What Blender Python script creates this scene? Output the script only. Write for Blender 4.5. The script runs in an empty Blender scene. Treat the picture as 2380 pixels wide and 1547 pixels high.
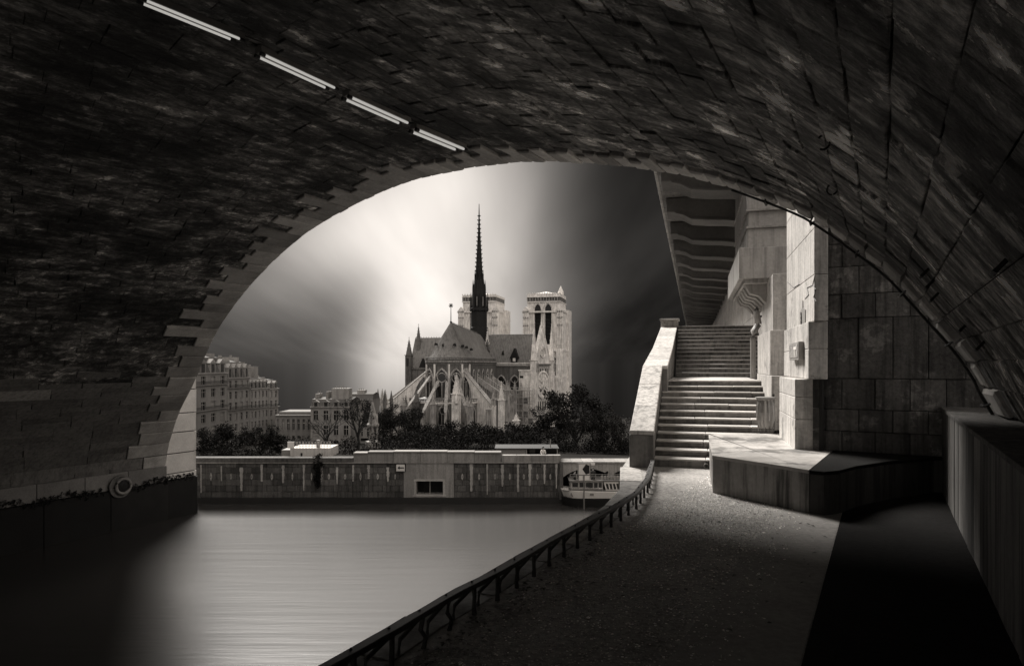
import bpy, bmesh, math, random
import numpy as np
from mathutils import Vector, Matrix
random.seed(7)
rnd = random.random
def U(a, b): return a + (b - a) * random.random()
SC = bpy.context.scene
COL = SC.collection
# ------------------------------------------------------------------ camera
# measurements below are in a 2380 x 1547 pixel frame; focal length 1580 px, horizon at row 846
FP, CX, CY, EYE = 1580.0, 1190.0, 846.0, 2.4
cam = bpy.data.cameras.new('camera'); co = bpy.data.objects.new('camera', cam); COL.objects.link(co)
co.location = (0, 0, EYE); co.rotation_euler = (math.radians(90), 0, 0)
cam.sensor_width = 36; cam.lens = FP / 2380 * 36; cam.shift_y = (846 - 773.5) / 2380
cam.clip_start = 0.05; cam.clip_end = 9000
SC.camera = co
# ------------------------------------------------------------------ light and exposure
SUN_AZ, SUN_EL = math.radians(-25), math.radians(46)
SKY_STRENGTH, SUN_STRENGTH, EXPOSURE = 0.15, 4.6, 0.9
TINT = (1.0, 0.955, 0.905)
SC.view_settings.view_transform = 'Standard'; SC.view_settings.look = 'None'
SC.view_settings.exposure = EXPOSURE; SC.view_settings.gamma = 1.0
SC.view_settings.use_curve_mapping = False
sd = bpy.data.lights.new('sun', 'SUN'); so = bpy.data.objects.new('sun', sd); COL.objects.link(so)
sd.energy = SUN_STRENGTH; sd.angle = math.radians(26); sd.color = (1.0, 0.955, 0.90)
sdir = Vector((math.sin(SUN_AZ) * math.cos(SUN_EL), math.cos(SUN_AZ) * math.cos(SUN_EL), math.sin(SUN_EL)))
so.rotation_euler = sdir.to_track_quat('Z', 'Y').to_euler(); so.location = (0, 0, 60)

class NT:
    """small helper for node trees"""
    def __init__(s, t): s.t = t
    def n(s, typ, **kw):
        x = s.t.nodes.new(typ)
        for k, v in kw.items():
            if k.startswith('_'): setattr(x, k[1:], v)
        for k, v in kw.items():
            if not k.startswith('_'): s.set(x.inputs[k.replace('9', ' ')], v)
        return x
    def set(s, inp, v):
        if hasattr(v, 'links') or isinstance(v, bpy.types.NodeSocket): s.t.links.new(v, inp)
        else: inp.default_value = v
    def m(s, op, a, b=0.0, c=None, clamp=False):
        x = s.t.nodes.new('ShaderNodeMath'); x.operation = op; x.use_clamp = clamp
        s.set(x.inputs[0], a); s.set(x.inputs[1], b)
        if c is not None: s.set(x.inputs[2], c)
        return x.outputs[0]
    def ss(s, v, a, b, lo=0.0, hi=1.0):
        x = s.t.nodes.new('ShaderNodeMapRange'); x.interpolation_type = 'SMOOTHSTEP'
        s.set(x.inputs['Value'], v)
        for k, q in zip(('From Min', 'From Max', 'To Min', 'To Max'), (a, b, lo, hi)): s.set(x.inputs[k], q)
        return x.outputs['Result']
    def noise(s, vec, scale, detail=6.0, rough=0.6, map=None):
        if map is not None:
            mp = s.t.nodes.new('ShaderNodeVectorMath'); mp.operation = 'MULTIPLY'
            s.set(mp.inputs[0], vec); mp.inputs[1].default_value = map; vec = mp.outputs[0]
        x = s.t.nodes.new('ShaderNodeTexNoise'); s.set(x.inputs['Vector'], vec)
        x.inputs['Scale'].default_value = scale; x.inputs['Detail'].default_value = detail
        x.inputs['Roughness'].default_value = rough
        return x.outputs['Fac']
    def gray(s, v, tint=TINT):
        x = s.t.nodes.new('ShaderNodeVectorMath'); x.operation = 'SCALE'
        x.inputs[0].default_value = tint; s.set(x.inputs['Scale'], v)
        return x.outputs[0]

# ------------------------------------------------------------------ sky: storm clouds with one bright break
world = bpy.data.worlds.new('World'); SC.world = world; world.use_nodes = True
wt = world.node_tree; wt.nodes.clear(); k = NT(wt)
sky = k.n('ShaderNodeTexSky', _sky_type='NISHITA', _sun_disc=False)
sky.sun_elevation = SUN_EL; sky.sun_rotation = SUN_AZ
bw = k.n('ShaderNodeRGBToBW', Color=sky.outputs[0]).outputs[0]
tc = k.n('ShaderNodeTexCoord').outputs['Generated']
sx = k.n('ShaderNodeSeparateXYZ', Vector=tc)
dx, dy, dz = sx.outputs
# clouds drawn out by wind: coordinates on a high cloud deck
den = k.m('ADD', k.m('MAXIMUM', dz, 0.0), 0.16)
cu, cv = k.m('DIVIDE', dx, den), k.m('DIVIDE', dy, den)
cvec = k.n('ShaderNodeCombineXYZ', X=cu, Y=cv, Z=0.0).outputs[0]
n1 = k.noise(cvec, 1.0, 3.0, 0.45, (1.25, 0.30, 1))
n2 = k.noise(cvec, 1.0, 4.0, 0.5, (3.4, 0.55, 1))
# the break in the clouds (unit-depth image coordinates of the direction)
fy = k.m('MAXIMUM', dy, 0.02)
ia, ib = k.m('DIVIDE', dx, fy), k.m('DIVIDE', dz, fy)
def lobe(px, py, wx, wy, rot=0.0):
    a0, b0 = (px - CX) / FP, -(py - CY) / FP
    da, db = k.m('SUBTRACT', ia, a0), k.m('SUBTRACT', ib, b0)
    c, s_ = math.cos(rot), math.sin(rot)
    ra = k.m('ADD', k.m('MULTIPLY', da, c), k.m('MULTIPLY', db, s_))
    rb = k.m('SUBTRACT', k.m('MULTIPLY', db, c), k.m('MULTIPLY', da, s_))
    q = k.m('ADD', k.m('POWER', k.m('ABSOLUTE', k.m('DIVIDE', ra, wx / FP)), 2.0), k.m('POWER', k.m('ABSOLUTE', k.m('DIVIDE', rb, wy / FP)), 2.0))
    return k.m('EXPONENT', k.m('MULTIPLY', q, -1.0))
front = k.ss(dy, 0.02, 0.3)
lb = k.m('ADD', k.m('ADD', lobe(1045, 600, 185, 440), k.m('MULTIPLY', lobe(860, 500, 300, 130, 0.5), 0.6)), k.m('MULTIPLY', lobe(915, 810, 80, 170, -0.25), 0.45))
lb = k.m('MULTIPLY', lb, front)
cl = k.m('ADD', k.m('MULTIPLY', k.ss(n1, 0.36, 0.70), 0.55), k.m('MULTIPLY', k.ss(n2, 0.3, 0.75), 0.25))
away = k.m('SUBTRACT', 3.0, k.m('MULTIPLY', front, 2.97))
lumn = k.m('ADD', k.m('ADD', k.m('MULTIPLY', cl, away), 0.006), k.m('MULTIPLY', lb, k.m('ADD', 0.44, k.m('MULTIPLY', cl, 0.34))))
lumn = k.m('MULTIPLY', lumn, 1.0)
rel = k.m('ADD', 0.55, k.m('MULTIPLY', bw, 0.06))
final = k.m('MULTIPLY', k.m('MULTIPLY', lumn, rel), 5.6)
bg = k.n('ShaderNodeBackground', Color=k.gray(final, (1.0, 0.93, 0.865)), Strength=SKY_STRENGTH)
wo = k.n('ShaderNodeOutputWorld'); wt.links.new(bg.outputs[0], wo.inputs['Surface'])

# ------------------------------------------------------------------ projection helpers
def W(px, py, d): return Vector(((px - CX) / FP * d, d, EYE - (py - CY) / FP * d))
def G(px, py, z=0.0):
    d = (EYE - z) * FP / (py - CY); return Vector(((px - CX) / FP * d, d, z))
S15, C15 = math.sin(math.radians(15)), math.cos(math.radians(15))
def SF(l, f, z): return Vector((l * C15 + f * S15, -l * S15 + f * C15, z))       # staircase frame
AX = Vector((0.478, 0.878, 0)); PN = Vector((0.878, -0.478, 0))                   # bridge axis and its right hand
SR = Vector((7.44, 10.5, 0)); SL = Vector((-29.04, 57.0, 0))
def BF(l, w, z): return SR + PN * l - AX * w + Vector((0, 0, z))                   # bridge frame

# ------------------------------------------------------------------ mesh helpers
class MB:
    def __init__(s): s.v = []; s.f = []; s.t = []
    def add(s, vs, fs, tone=0.0):
        o = len(s.v); s.v += [tuple(p) for p in vs]
        for f in fs: s.f.append([o + i for i in f]); s.t.append(tone)
        return s
    def hexa(s, p, tone=0.0):
        return s.add(p, [(0, 3, 2, 1), (4, 5, 6, 7), (0, 1, 5, 4), (1, 2, 6, 5), (2, 3, 7, 6), (3, 0, 4, 7)], tone)
    def box(s, x0, x1, y0, y1, z0, z1, T=None, tone=0.0):
        p = [(x0, y0, z0), (x1, y0, z0), (x1, y1, z0), (x0, y1, z0), (x0, y0, z1), (x1, y0, z1), (x1, y1, z1), (x0, y1, z1)]
        return s.hexa([T(*q) for q in p] if T else p, tone)
    def extr(s, pts, vec, tone=0.0):
        pts = [Vector(p) for p in pts]; n = len(pts); vec = Vector(vec)
        fs = [tuple(range(n - 1, -1, -1)), tuple(range(n, 2 * n))] + [(i, (i + 1) % n, n + (i + 1) % n, n + i) for i in range(n)]
        return s.add(pts + [p + vec for p in pts], fs, tone)
    def prism(s, poly, z0, z1, T=None, tone=0.0):
        T = T or (lambda x, y, z: Vector((x, y, z)))
        n = len(poly)
        vs = [T(x, y, z0) for x, y in poly] + [T(x, y, z1) for x, y in poly]
        fs = [tuple(range(n - 1, -1, -1)), tuple(range(n, 2 * n))] + [(i, (i + 1) % n, n + (i + 1) % n, n + i) for i in range(n)]
        return s.add(vs, fs, tone)
    def tube(s, pts, r, n=6, tone=0.0, cap=True):
        pts = [Vector(p) for p in pts]; rs = r if isinstance(r, (list, tuple)) else [r] * len(pts)
        o = len(s.v); ref = Vector((0, 0, 1))
        for i, p in enumerate(pts):
            d = (pts[min(i + 1, len(pts) - 1)] - pts[max(i - 1, 0)]).normalized()
            a = d.cross(ref if abs(d.z) < 0.95 else Vector((1, 0, 0))).normalized(); b = d.cross(a)
            for j in range(n):
                t = 2 * math.pi * j / n
                s.v.append(tuple(p + (a * math.cos(t) + b * math.sin(t)) * rs[i]))
        for i in range(len(pts) - 1):
            for j in range(n):
                s.f.append([o + i * n + j, o + i * n + (j + 1) % n, o + (i + 1) * n + (j + 1) % n, o + (i + 1) * n + j]); s.t.append(tone)
        if cap:
            s.f.append([o + j for j in range(n)]); s.t.append(tone)
            s.f.append([o + (len(pts) - 1) * n + j for j in range(n - 1, -1, -1)]); s.t.append(tone)
        return s
    def lathe(s, prof, n=12, T=None, a0=0.0, a1=2 * math.pi, tone=0.0, caps=True):
        T = T or (lambda x, y, z: Vector((x, y, z)))
        full = abs(a1 - a0 - 2 * math.pi) < 1e-6; m = n if full else n + 1; o = len(s.v)
        for r, z in prof:
            for j in range(m):
                a = a0 + (a1 - a0) * j / n; s.v.append(tuple(T(r * math.cos(a), r * math.sin(a), z)))
        for i in range(len(prof) - 1):
            for j in range(n):
                q = (j + 1) % m
                s.f.append([o + i * m + j, o + i * m + q, o + (i + 1) * m + q, o + (i + 1) * m + j]); s.t.append(tone)
        if caps:
            s.f.append([o + j for j in range(m - 1, -1, -1)]); s.t.append(tone)
            s.f.append([o + (len(prof) - 1) * m + j for j in range(m)]); s.t.append(tone)
        return s
    def build(s, name, mat, parent=None, smooth=False, bevel=0.0, origin=None, normals=True):
        me = bpy.data.meshes.new(name)
        vs = s.v
        if origin is not None:
            o_ = Vector(origin); vs = [tuple(Vector(p) - o_) for p in s.v]
        me.from_pydata(vs, [], s.f); me.materials.append(mat)
        if any(s.t):
            at = me.attributes.new('tone', 'FLOAT', 'FACE'); at.data.foreach_set('value', s.t)
        if normals:
            b = bmesh.new(); b.from_mesh(me); bmesh.ops.recalc_face_normals(b, faces=b.faces); b.to_mesh(me); b.free()
        if smooth:
            me.polygons.foreach_set('use_smooth', [True] * len(me.polygons))
        ob = bpy.data.objects.new(name, me); COL.objects.link(ob)
        if origin is not None: ob.location = origin
        if bevel:
            bm_ = ob.modifiers.new('bevel', 'BEVEL'); bm_.width = bevel; bm_.segments = 2; bm_.limit_method = 'ANGLE'
        if parent is not None: attach(ob, parent)
        return ob
def root_of(o):
    t = Vector((0, 0, 0))
    while o is not None: t += o.location; o = o.parent
    return t
PW = {}
def attach(ob, parent):
    """parent without moving: parents are never rotated, so only their world position matters"""
    w = PW.get(parent.name, parent.location.copy())
    ob.parent = parent
    PW[ob.name] = ob.location.copy()
    ob.matrix_parent_inverse = Matrix.Translation(-w)
def tag(o, label, cat, group=None):
    o['label'] = label; o['category'] = cat
    if group: o['group'] = group
    return o
def thing(name, label, cat, loc=(0, 0, 0), group=None):
    o = bpy.data.objects.new(name, None); COL.objects.link(o); o.location = loc; o.empty_display_size = 0.2
    PW[o.name] = Vector(loc)
    return tag(o, label, cat, group)
def struct(o): o['kind'] = 'structure'; return o
def stuff(o): o['kind'] = 'stuff'; return o
def copy_obj(ob, parent, delta=(0, 0, 0)):
    c = ob.copy(); COL.objects.link(c); c.location = Vector(ob.location) + Vector(delta)
    attach(c, parent); return c

# ------------------------------------------------------------------ materials
MATS = {}
def mat(name, c, var=0.3, scale=1.0, bump=0.25, streak=0.0, rough=0.85, patch=None, rv=0.18, fine=0.25, bdist=0.02, spec=0.3, metal=0.0, wet=0.0, tint=TINT, axis=False):
    m = bpy.data.materials.new(name); m.use_nodes = True; t = m.node_tree; t.nodes.clear(); k = NT(t)
    pos = k.n('ShaderNodeNewGeometry').outputs['Position']
    a = k.noise(pos, 0.7 * scale, 7.0, 0.62); b = k.noise(pos, 9.0 * scale, 6.0, 0.65)
    v = k.m('ADD', 1.0, k.m('ADD', k.m('MULTIPLY', k.m('SUBTRACT', a, 0.5), 2.6 * var), k.m('MULTIPLY', k.m('SUBTRACT', b, 0.5), 2.4 * fine)))
    if streak:
        s1 = k.noise(pos, 1.0, 5.0, 0.6, (5 * scale, 5 * scale, 0.35 * scale))
        v = k.m('MULTIPLY', v, k.m('SUBTRACT', 1.0, k.m('MULTIPLY', k.ss(s1, 0.42, 0.68), streak)))
    if patch:
        lo, hi, gain = patch[:3]; sc_ = patch[3] if len(patch) > 3 else 1.0
        p = k.noise(pos, 0.9 * scale * sc_, 8.0, 0.7)
        v = k.m('MULTIPLY', v, k.ss(p, lo, hi, 1.0, gain))
    if axis:   # soot and lime drawn out along the barrel of the vault
        def dot(v_):
            x = t.nodes.new('ShaderNodeVectorMath'); x.operation = 'DOT_PRODUCT'; k.set(x.inputs[0], pos); x.inputs[1].default_value = v_; return x.outputs['Value']
        da_, dp_, dz_ = dot((.478, .878, 0)), dot((.878, -.478, 0)), dot((0, 0, 1))
        def cvec_(x, y, z): return k.n('ShaderNodeCombineXYZ', X=k.m('MULTIPLY', da_, x), Y=k.m('MULTIPLY', dp_, y), Z=k.m('MULTIPLY', dz_, z)).outputs[0]
        run = k.noise(cvec_(2.6, .95, .95), 1.0, 10.0, 0.75); lay = k.noise(cvec_(.7, 1.9, 1.9), 1.0, 9.0, 0.7)      # drips down the haunch; smears along the barrel
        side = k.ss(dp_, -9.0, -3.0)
        an = k.m('ADD', k.m('MULTIPLY', run, side), k.m('MULTIPLY', lay, k.m('SUBTRACT', 1.0, side)))
        an2 = k.noise(pos, 0.23, 7.0, 0.65); an3 = k.noise(pos, 3.2, 9.0, 0.75)
        v = k.m('MULTIPLY', v, k.ss(dp_, -9.0, -1.0, 1.0, 3.3))      # bank side painted lighter, for light bounced off the path
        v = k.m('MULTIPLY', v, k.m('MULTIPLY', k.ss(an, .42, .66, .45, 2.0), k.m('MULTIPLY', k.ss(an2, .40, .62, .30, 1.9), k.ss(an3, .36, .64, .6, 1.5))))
    at = k.n('ShaderNodeAttribute', _attribute_name='tone').outputs['Fac']
    rn = k.n('ShaderNodeObjectInfo').outputs['Random']
    v = k.m('MULTIPLY', v, k.m('ADD', 1.0, k.m('ADD', at, k.m('MULTIPLY', k.m('SUBTRACT', rn, 0.5), 2 * rv))))
    v = k.m('MAXIMUM', k.m('MULTIPLY', v, c), 0.004)
    bs = k.n('ShaderNodeBsdfPrincipled'); k.set(bs.inputs['Base Color'], k.gray(v, tint))
    bs.inputs['Metallic'].default_value = metal
    bs.inputs['Specular IOR Level'].default_value = spec
    if wet:
        wn = k.noise(pos, 0.8 * scale, 5.0, 0.6)
        k.set(bs.inputs['Roughness'], k.ss(wn, 0.42, 0.62, rough, rough - wet))
    else: bs.inputs['Roughness'].default_value = rough
    if bump:
        h = k.m('ADD', b, k.m('MULTIPLY', k.noise(pos, 40.0 * scale, 3.0, 0.6), 0.4))
        if axis: h = k.m('ADD', h, k.m('MULTIPLY', an3, 3.0))
        bp = k.n('ShaderNodeBump', Strength=bump, Distance=bdist, Height=h); k.set(bs.inputs['Normal'], bp.outputs[0])
    out = k.n('ShaderNodeOutputMaterial'); t.links.new(bs.outputs[0], out.inputs['Surface'])
    MATS[name] = m; return m
def emit(name, strength, col=(1, 0.96, 0.9)):
    m = bpy.data.materials.new(name); m.use_nodes = True; t = m.node_tree; t.nodes.clear(); k = NT(t)
    e = k.n('ShaderNodeEmission', Color=(*col, 1), Strength=strength); out = k.n('ShaderNodeOutputMaterial')
    t.links.new(e.outputs[0], out.inputs['Surface']); return m
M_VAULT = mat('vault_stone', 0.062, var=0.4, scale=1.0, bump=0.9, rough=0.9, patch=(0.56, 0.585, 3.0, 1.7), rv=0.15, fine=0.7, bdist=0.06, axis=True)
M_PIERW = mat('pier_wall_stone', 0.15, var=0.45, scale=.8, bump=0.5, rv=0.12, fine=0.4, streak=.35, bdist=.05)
M_VAULTC = mat('vault_joint', 0.035, var=0.4, bump=0.4)
M_QUOIN = mat('quoin_stone', 0.25, var=0.55, bump=0.5, rv=0.2, fine=0.4, bdist=0.03)
M_QUOINL = mat('lower_quoin_stone', 0.32, var=0.55, bump=0.5, rv=0.2, fine=0.4, bdist=0.03)
M_PIER = mat('pier_stone', 0.6, var=0.25, bump=0.4, rv=0.1)
M_ALGAE = mat('algae_stone', 0.012, var=0.5, bump=0.6)
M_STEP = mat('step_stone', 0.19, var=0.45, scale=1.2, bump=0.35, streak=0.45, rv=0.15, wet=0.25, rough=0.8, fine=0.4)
M_TREAD = mat('lit_tread', 0.50, var=0.25, scale=1.2, bump=0.25, rv=0.08, rough=0.7, fine=0.3)  # treads painted paler than the step blocks, for light on their tops
M_CONS = mat('console_stone', 0.12, var=0.4, scale=1.0, bump=0.3, rv=0.25)
M_CORB = mat('corbel_stone', 0.33, var=0.3, scale=1.3, bump=0.3, streak=0.35, rv=0.12)
M_PALE = mat('pale_stone', 0.52, var=0.38, scale=1.6, bump=0.4, streak=0.42, rv=0.1, fine=0.4, patch=(.58, .64, .6, 1.4))
M_ASHLAR = mat('ashlar_stone', 0.085, var=0.7, scale=1.8, bump=0.7, streak=0.55, rv=0.25, fine=0.7, patch=(.56, .62, 1.9, 1.2), bdist=.03)
M_CONC = mat('board_concrete', 0.14, var=0.4, scale=1.5, bump=0.3, streak=0.75, rv=0.25)
M_PLAT = mat('platform_concrete', 0.30, var=0.5, scale=1.3, bump=0.3, streak=0.8, rv=0.05, wet=0.35, rough=0.8)
M_PATH = mat('path_gravel', 0.36, var=0.55, scale=1.6, bump=0.9, rough=0.85, fine=1.0, bdist=0.03, wet=0.2)
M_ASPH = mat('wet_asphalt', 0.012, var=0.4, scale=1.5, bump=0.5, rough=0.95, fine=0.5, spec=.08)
M_PEB = mat('pebble', 0.42, var=0.2, rv=0.0, rough=0.45, bump=0.0, spec=0.5)
M_IRON = mat('painted_iron', 0.05, var=0.5, scale=3, bump=0.35, rough=0.5, rv=0.1, spec=0.5, fine=0.5, bdist=0.006)
M_RUST = mat('dark_iron', 0.015, var=0.5, scale=3, bump=0.4, rough=0.7, rv=0.1)
M_GALV = mat('zinc_pipe', 0.32, var=0.3, scale=3, bump=0.15, rough=0.5, rv=0.1, streak=0.3)
M_WHITE = mat('white_paint', 0.72, var=0.1, bump=0.05, rough=0.6, rv=0.05, fine=0.08)
M_BLACK = mat('black_paint', 0.012, var=0.2, bump=0.05, rough=0.6)
M_GREY = mat('grey_paint', 0.2, var=0.2, bump=0.05, rough=0.6)
# ================================================================== river, quay, ground
WATER_Z = -10.6
def water_material():
    m = bpy.data.materials.new('river_water'); m.use_nodes = True; t = m.node_tree; t.nodes.clear(); k = NT(t)
    pos = k.n('ShaderNodeNewGeometry').outputs['Position']
    n1 = k.noise(pos, 1.0, 4.0, 0.6, (0.05, 0.75, 1)); n2 = k.noise(pos, 1.0, 5.0, 0.6, (0.25, 2.6, 1))
    h = k.m('ADD', n1, k.m('MULTIPLY', n2, 0.35))
    bp = k.n('ShaderNodeBump', Strength=0.3, Distance=0.07, Height=h)
    bs = k.n('ShaderNodeBsdfPrincipled'); bs.inputs['Base Color'].default_value = (0.04, 0.038, 0.036, 1)
    bs.inputs['Roughness'].default_value = 0.26; bs.inputs['IOR'].default_value = 1.6
    bs.inputs['Specular IOR Level'].default_value = 0.5
    k.set(bs.inputs['Normal'], bp.outputs[0])
    out = k.n('ShaderNodeOutputMaterial'); t.links.new(bs.outputs[0], out.inputs['Surface']); return m
M_WATER = water_material()
struct(MB().add([(-600, -300, WATER_Z), (600, -300, WATER_Z), (600, 92, WATER_Z), (-600, 92, WATER_Z)], [(0, 1, 2, 3)]).build('river', M_WATER))
M_EARTH = mat("dark_turf", 0.03, var=0.4, scale=0.3, bump=0.0, spec=0.0, rough=1.0)
g = MB()
ys = [65.95, 90, 112, 180, 800, 6000]; zs = [-6.75, -8.4, -10.1, -12.5, -62, -474]   # the land falls away behind the island
for i in range(len(ys)):
    xw = 600 if i < 4 else 6000
    g.v += [(-xw, ys[i], zs[i]), (xw, ys[i], zs[i])]
for i in range(len(ys) - 1): g.f.append([2 * i, 2 * i + 1, 2 * i + 3, 2 * i + 2]); g.t.append(0)
g.v += [(-600, 65.95, -12), (600, 65.95, -12)]; g.f.append([len(g.v) - 2, len(g.v) - 1, 1, 0]); g.t.append(0)
struct(g.build('island_ground', M_EARTH))

# quay: rail line, edge line, path
rail_foot = [BF(-5.05 + 0.0, 24, 0)]
for px, py in [(925, 1547), (1057, 1454), (1166, 1389), (1285, 1309), (1404, 1234.7), (1447, 1207), (1480, 1181), (1508, 1140), (1519, 1092)]:
    rail_foot.append(G(px, py))
rail_foot[0] = rail_foot[1] - AX * 14
def offset_line(pts, d):
    out = []
    for i, p in enumerate(pts):
        t = (pts[min(i + 1, len(pts) - 1)] - pts[max(i - 1, 0)]).normalized()
        out.append(p + Vector((-t.y, t.x, 0)) * d)
    return out
edge = offset_line(rail_foot, 0.50)
edge_far = SF(-1.62, 60, 0)
edge = [edge[0] - AX * 50] + edge[:-1] + [SF(-1.62, 16.0, 0), edge_far]
path_poly = [(p.x, p.y) for p in edge] + [(q.x, q.y) for q in (SF(9, 60, 0), SF(9, 20, 0), BF(1.5, -3.5, 0), BF(1.5, 75, 0))]
path = struct(MB().prism(path_poly, -12.0, 0.0).build('quay_path', M_PATH))
# coping stones along the river edge
pl = edge[1:-1]
for i in range(len(pl) - 1):
    a, b = pl[i], pl[i + 1]; L = (b - a).length; n = max(1, round(L / 1.1)); t = (b - a) / L; nr = Vector((t.y, -t.x, 0))
    for j in range(n):
        p, q = a + t * (L * j / n + 0.008), a + t * (L * (j + 1) / n - 0.008); h = 0.004 + U(0, 0.008)
        o1, o2 = -nr * 0.05, nr * 0.42
        s = [p + o1, q + o1, q + o2, p + o2]
        MB().hexa([v + Vector((0, 0, -0.3)) for v in s] + [v + Vector((0, 0, h)) for v in s]).build('coping_stone', M_PALE if j % 3 else M_STEP, path, bevel=0.015)
# dark sloping asphalt strip beside the low wall
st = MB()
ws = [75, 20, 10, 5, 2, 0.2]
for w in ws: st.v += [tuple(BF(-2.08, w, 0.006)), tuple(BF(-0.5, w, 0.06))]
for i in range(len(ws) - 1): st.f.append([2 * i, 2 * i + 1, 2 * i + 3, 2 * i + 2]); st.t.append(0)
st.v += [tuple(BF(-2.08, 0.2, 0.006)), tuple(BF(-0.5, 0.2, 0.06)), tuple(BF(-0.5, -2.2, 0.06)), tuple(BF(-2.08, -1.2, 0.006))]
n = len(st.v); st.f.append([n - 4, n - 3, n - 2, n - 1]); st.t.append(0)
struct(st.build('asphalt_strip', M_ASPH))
# a smoother worn strip of path along the asphalt
struct(MB().prism([(p.x, p.y) for p in (BF(-2.09, 60, 0), BF(-2.09, 0.6, 0), BF(-3.05, 0.9, 0), BF(-2.95, 60, 0))], -0.1, 0.004).build('path_margin', mat('worn_asphalt', 0.28, var=0.4, scale=1.4, bump=0.35, rough=0.75, fine=0.4)))

# loose gravel on the path
gm = MB(); gm2 = MB()
def pebble(m, p, r):
    a = U(0, 6.28); q = [(r * math.cos(a + i * 1.57) * U(.7, 1.2), r * math.sin(a + i * 1.57) * U(.7, 1.2), r * .25) for i in range(4)]
    h = r * U(.5, .9); m.add([p + Vector(x) for x in q] + [p + Vector((0, 0, h))], [(0, 1, 4), (1, 2, 4), (2, 3, 4), (3, 0, 4)], U(-.5, 1.2))
for i in range(46000):
    t = rnd() ** 0.8
    w = U(-3.5, 9.5)
    l = -2.45 - 4.2 * rnd() ** 0.9 - abs(random.gauss(0, .3))
    p = BF(l, w, 0.0)
    if p.y < 2.6 or w < -2.2 - .6 * rnd(): continue
    c = p - rail_foot[1]
    if PN.dot(c) < 0.02 + 0.1 * rnd(): continue
    if rnd() < 0.2: pebble(gm2, p, U(.007, .016) * (1.6 if rnd() < .1 else 1))
    else: pebble(gm, p, U(.005, .014))
stuff(gm.build('loose_gravel', M_PEB, path, normals=False))
stuff(gm2.build('glint_grit', mat('glint_grit', 0.85, rv=0, bump=0, rough=0.4, spec=0.5), path, normals=False))  # near-white grit painted in as wet glints among the gravel

lv = MB()
for i in range(420):
    if i % 3 == 0: p, t_ = BF(U(-2.2, -4.5), U(-.5, 6.5), 0.012), 0
    else:
        q = rnd(); a_, b_ = rail_foot[1], rail_foot[-3]; p = a_ + (b_ - a_) * q * .75 + PN * abs(random.gauss(0, .22)); p.z = .012
    r = U(.015, .04); a_ = U(0, 6.28); d1 = Vector((math.cos(a_), math.sin(a_), U(-.2, .3))) * r; d2 = Vector((-math.sin(a_), math.cos(a_), U(0, .5))) * r * .6
    lv.add([p - d1, p + d2, p + d1, p - d2 + Vector((0, 0, r * .4))], [(0, 1, 2, 3)], U(-.6, 1.2))
stuff(lv.build('fallen_leaves', mat('dead_leaf', .12, rv=0, bump=0, rough=.6), path, normals=False))

# ------------------------------------------------------------------ low iron guard rail
guard = thing('guard_rail', 'long low iron rail on short bent legs along the quay edge', 'railing', rail_foot[1])
def along(pts, s):
    for i in range(len(pts) - 1):
        L = (pts[i + 1] - pts[i]).length
        if s <= L: return pts[i] + (pts[i + 1] - pts[i]) * (s / L), (pts[i + 1] - pts[i]).normalized()
        s -= L
    return pts[-1], (pts[-1] - pts[-2]).normalized()
RL = sum((rail_foot[i + 1] - rail_foot[i]).length for i in range(len(rail_foot) - 1))
hz = lambda s: 0.31 - 0.075 * max(0, (s - 14) / 11)
step = 0.25; prev = None; bar = MB(); ss_ = [i * step for i in range(int(RL / step) + 1)] + [RL]
for s in ss_:
    p, t = along(rail_foot, s); nr = Vector((-t.y, t.x, 0)); z = hz(s) + 0.004 * math.sin(s * 2.3)
    o = len(bar.v); wv = 0.006 * math.sin(s * 5.1)
    for dn, dz_ in ((-0.028, -0.042), (-0.028, 0.0), (-0.024, 0.006), (0.058 + wv, 0.006), (0.062 + wv, 0.0), (0.062 + wv, -0.025)):
        bar.v.append(tuple(p + nr * dn + Vector((0, 0, z + dz_))))
    if prev is not None:
        for j in range(6): bar.f.append([prev + j, prev + (j + 1) % 6, o + (j + 1) % 6, o + j]); bar.t.append(0)
    else: bar.f.append([o + j for j in range(6)]); bar.t.append(0)
    prev = o
bar.f.append([prev + j for j in range(6)]); bar.t.append(0)
top_bar = bar.build('top_bar', M_IRON, guard)
s = 12.6; ip = 0
while s < RL - 0.2:
    p, t = along(rail_foot, s); nr = Vector((-t.y, t.x, 0)); z = hz(s) - 0.045
    bend = 0.05 if ip in (4, 5) else U(-.012, .012)
    leg = MB().tube([p + t * U(-.01, .01) + Vector((0, 0, -.02)), p + t * bend + Vector((0, 0, z * .3)), p - t * bend * .6 + Vector((0, 0, z * .65)), p + Vector((0, 0, z))], [.026, .021, .021, .023], 7)
    leg.build('leg', M_IRON, guard)
    if True:
        b0 = p - t * 0.22 + nr * 0.10
        MB().tube([b0 + Vector((0, 0, -.02)), b0 + t * .03 + Vector((0, 0, z * .5)), p + t * .1 + nr * .05 + Vector((0, 0, z))], [.025, .019, .02], 6).build('brace', M_IRON, guard)
    MB().lathe([(0.011, 0.0), (0.012, 0.008), (0.007, 0.014)], 7, T=lambda x, y, zz, q=p + nr * .03, h=z + .05: q + Vector((x, y, h + zz))).build('rivet', M_RUST, guard)
    s += 0.44 if s < 20 else 0.5; ip += 1

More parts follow.
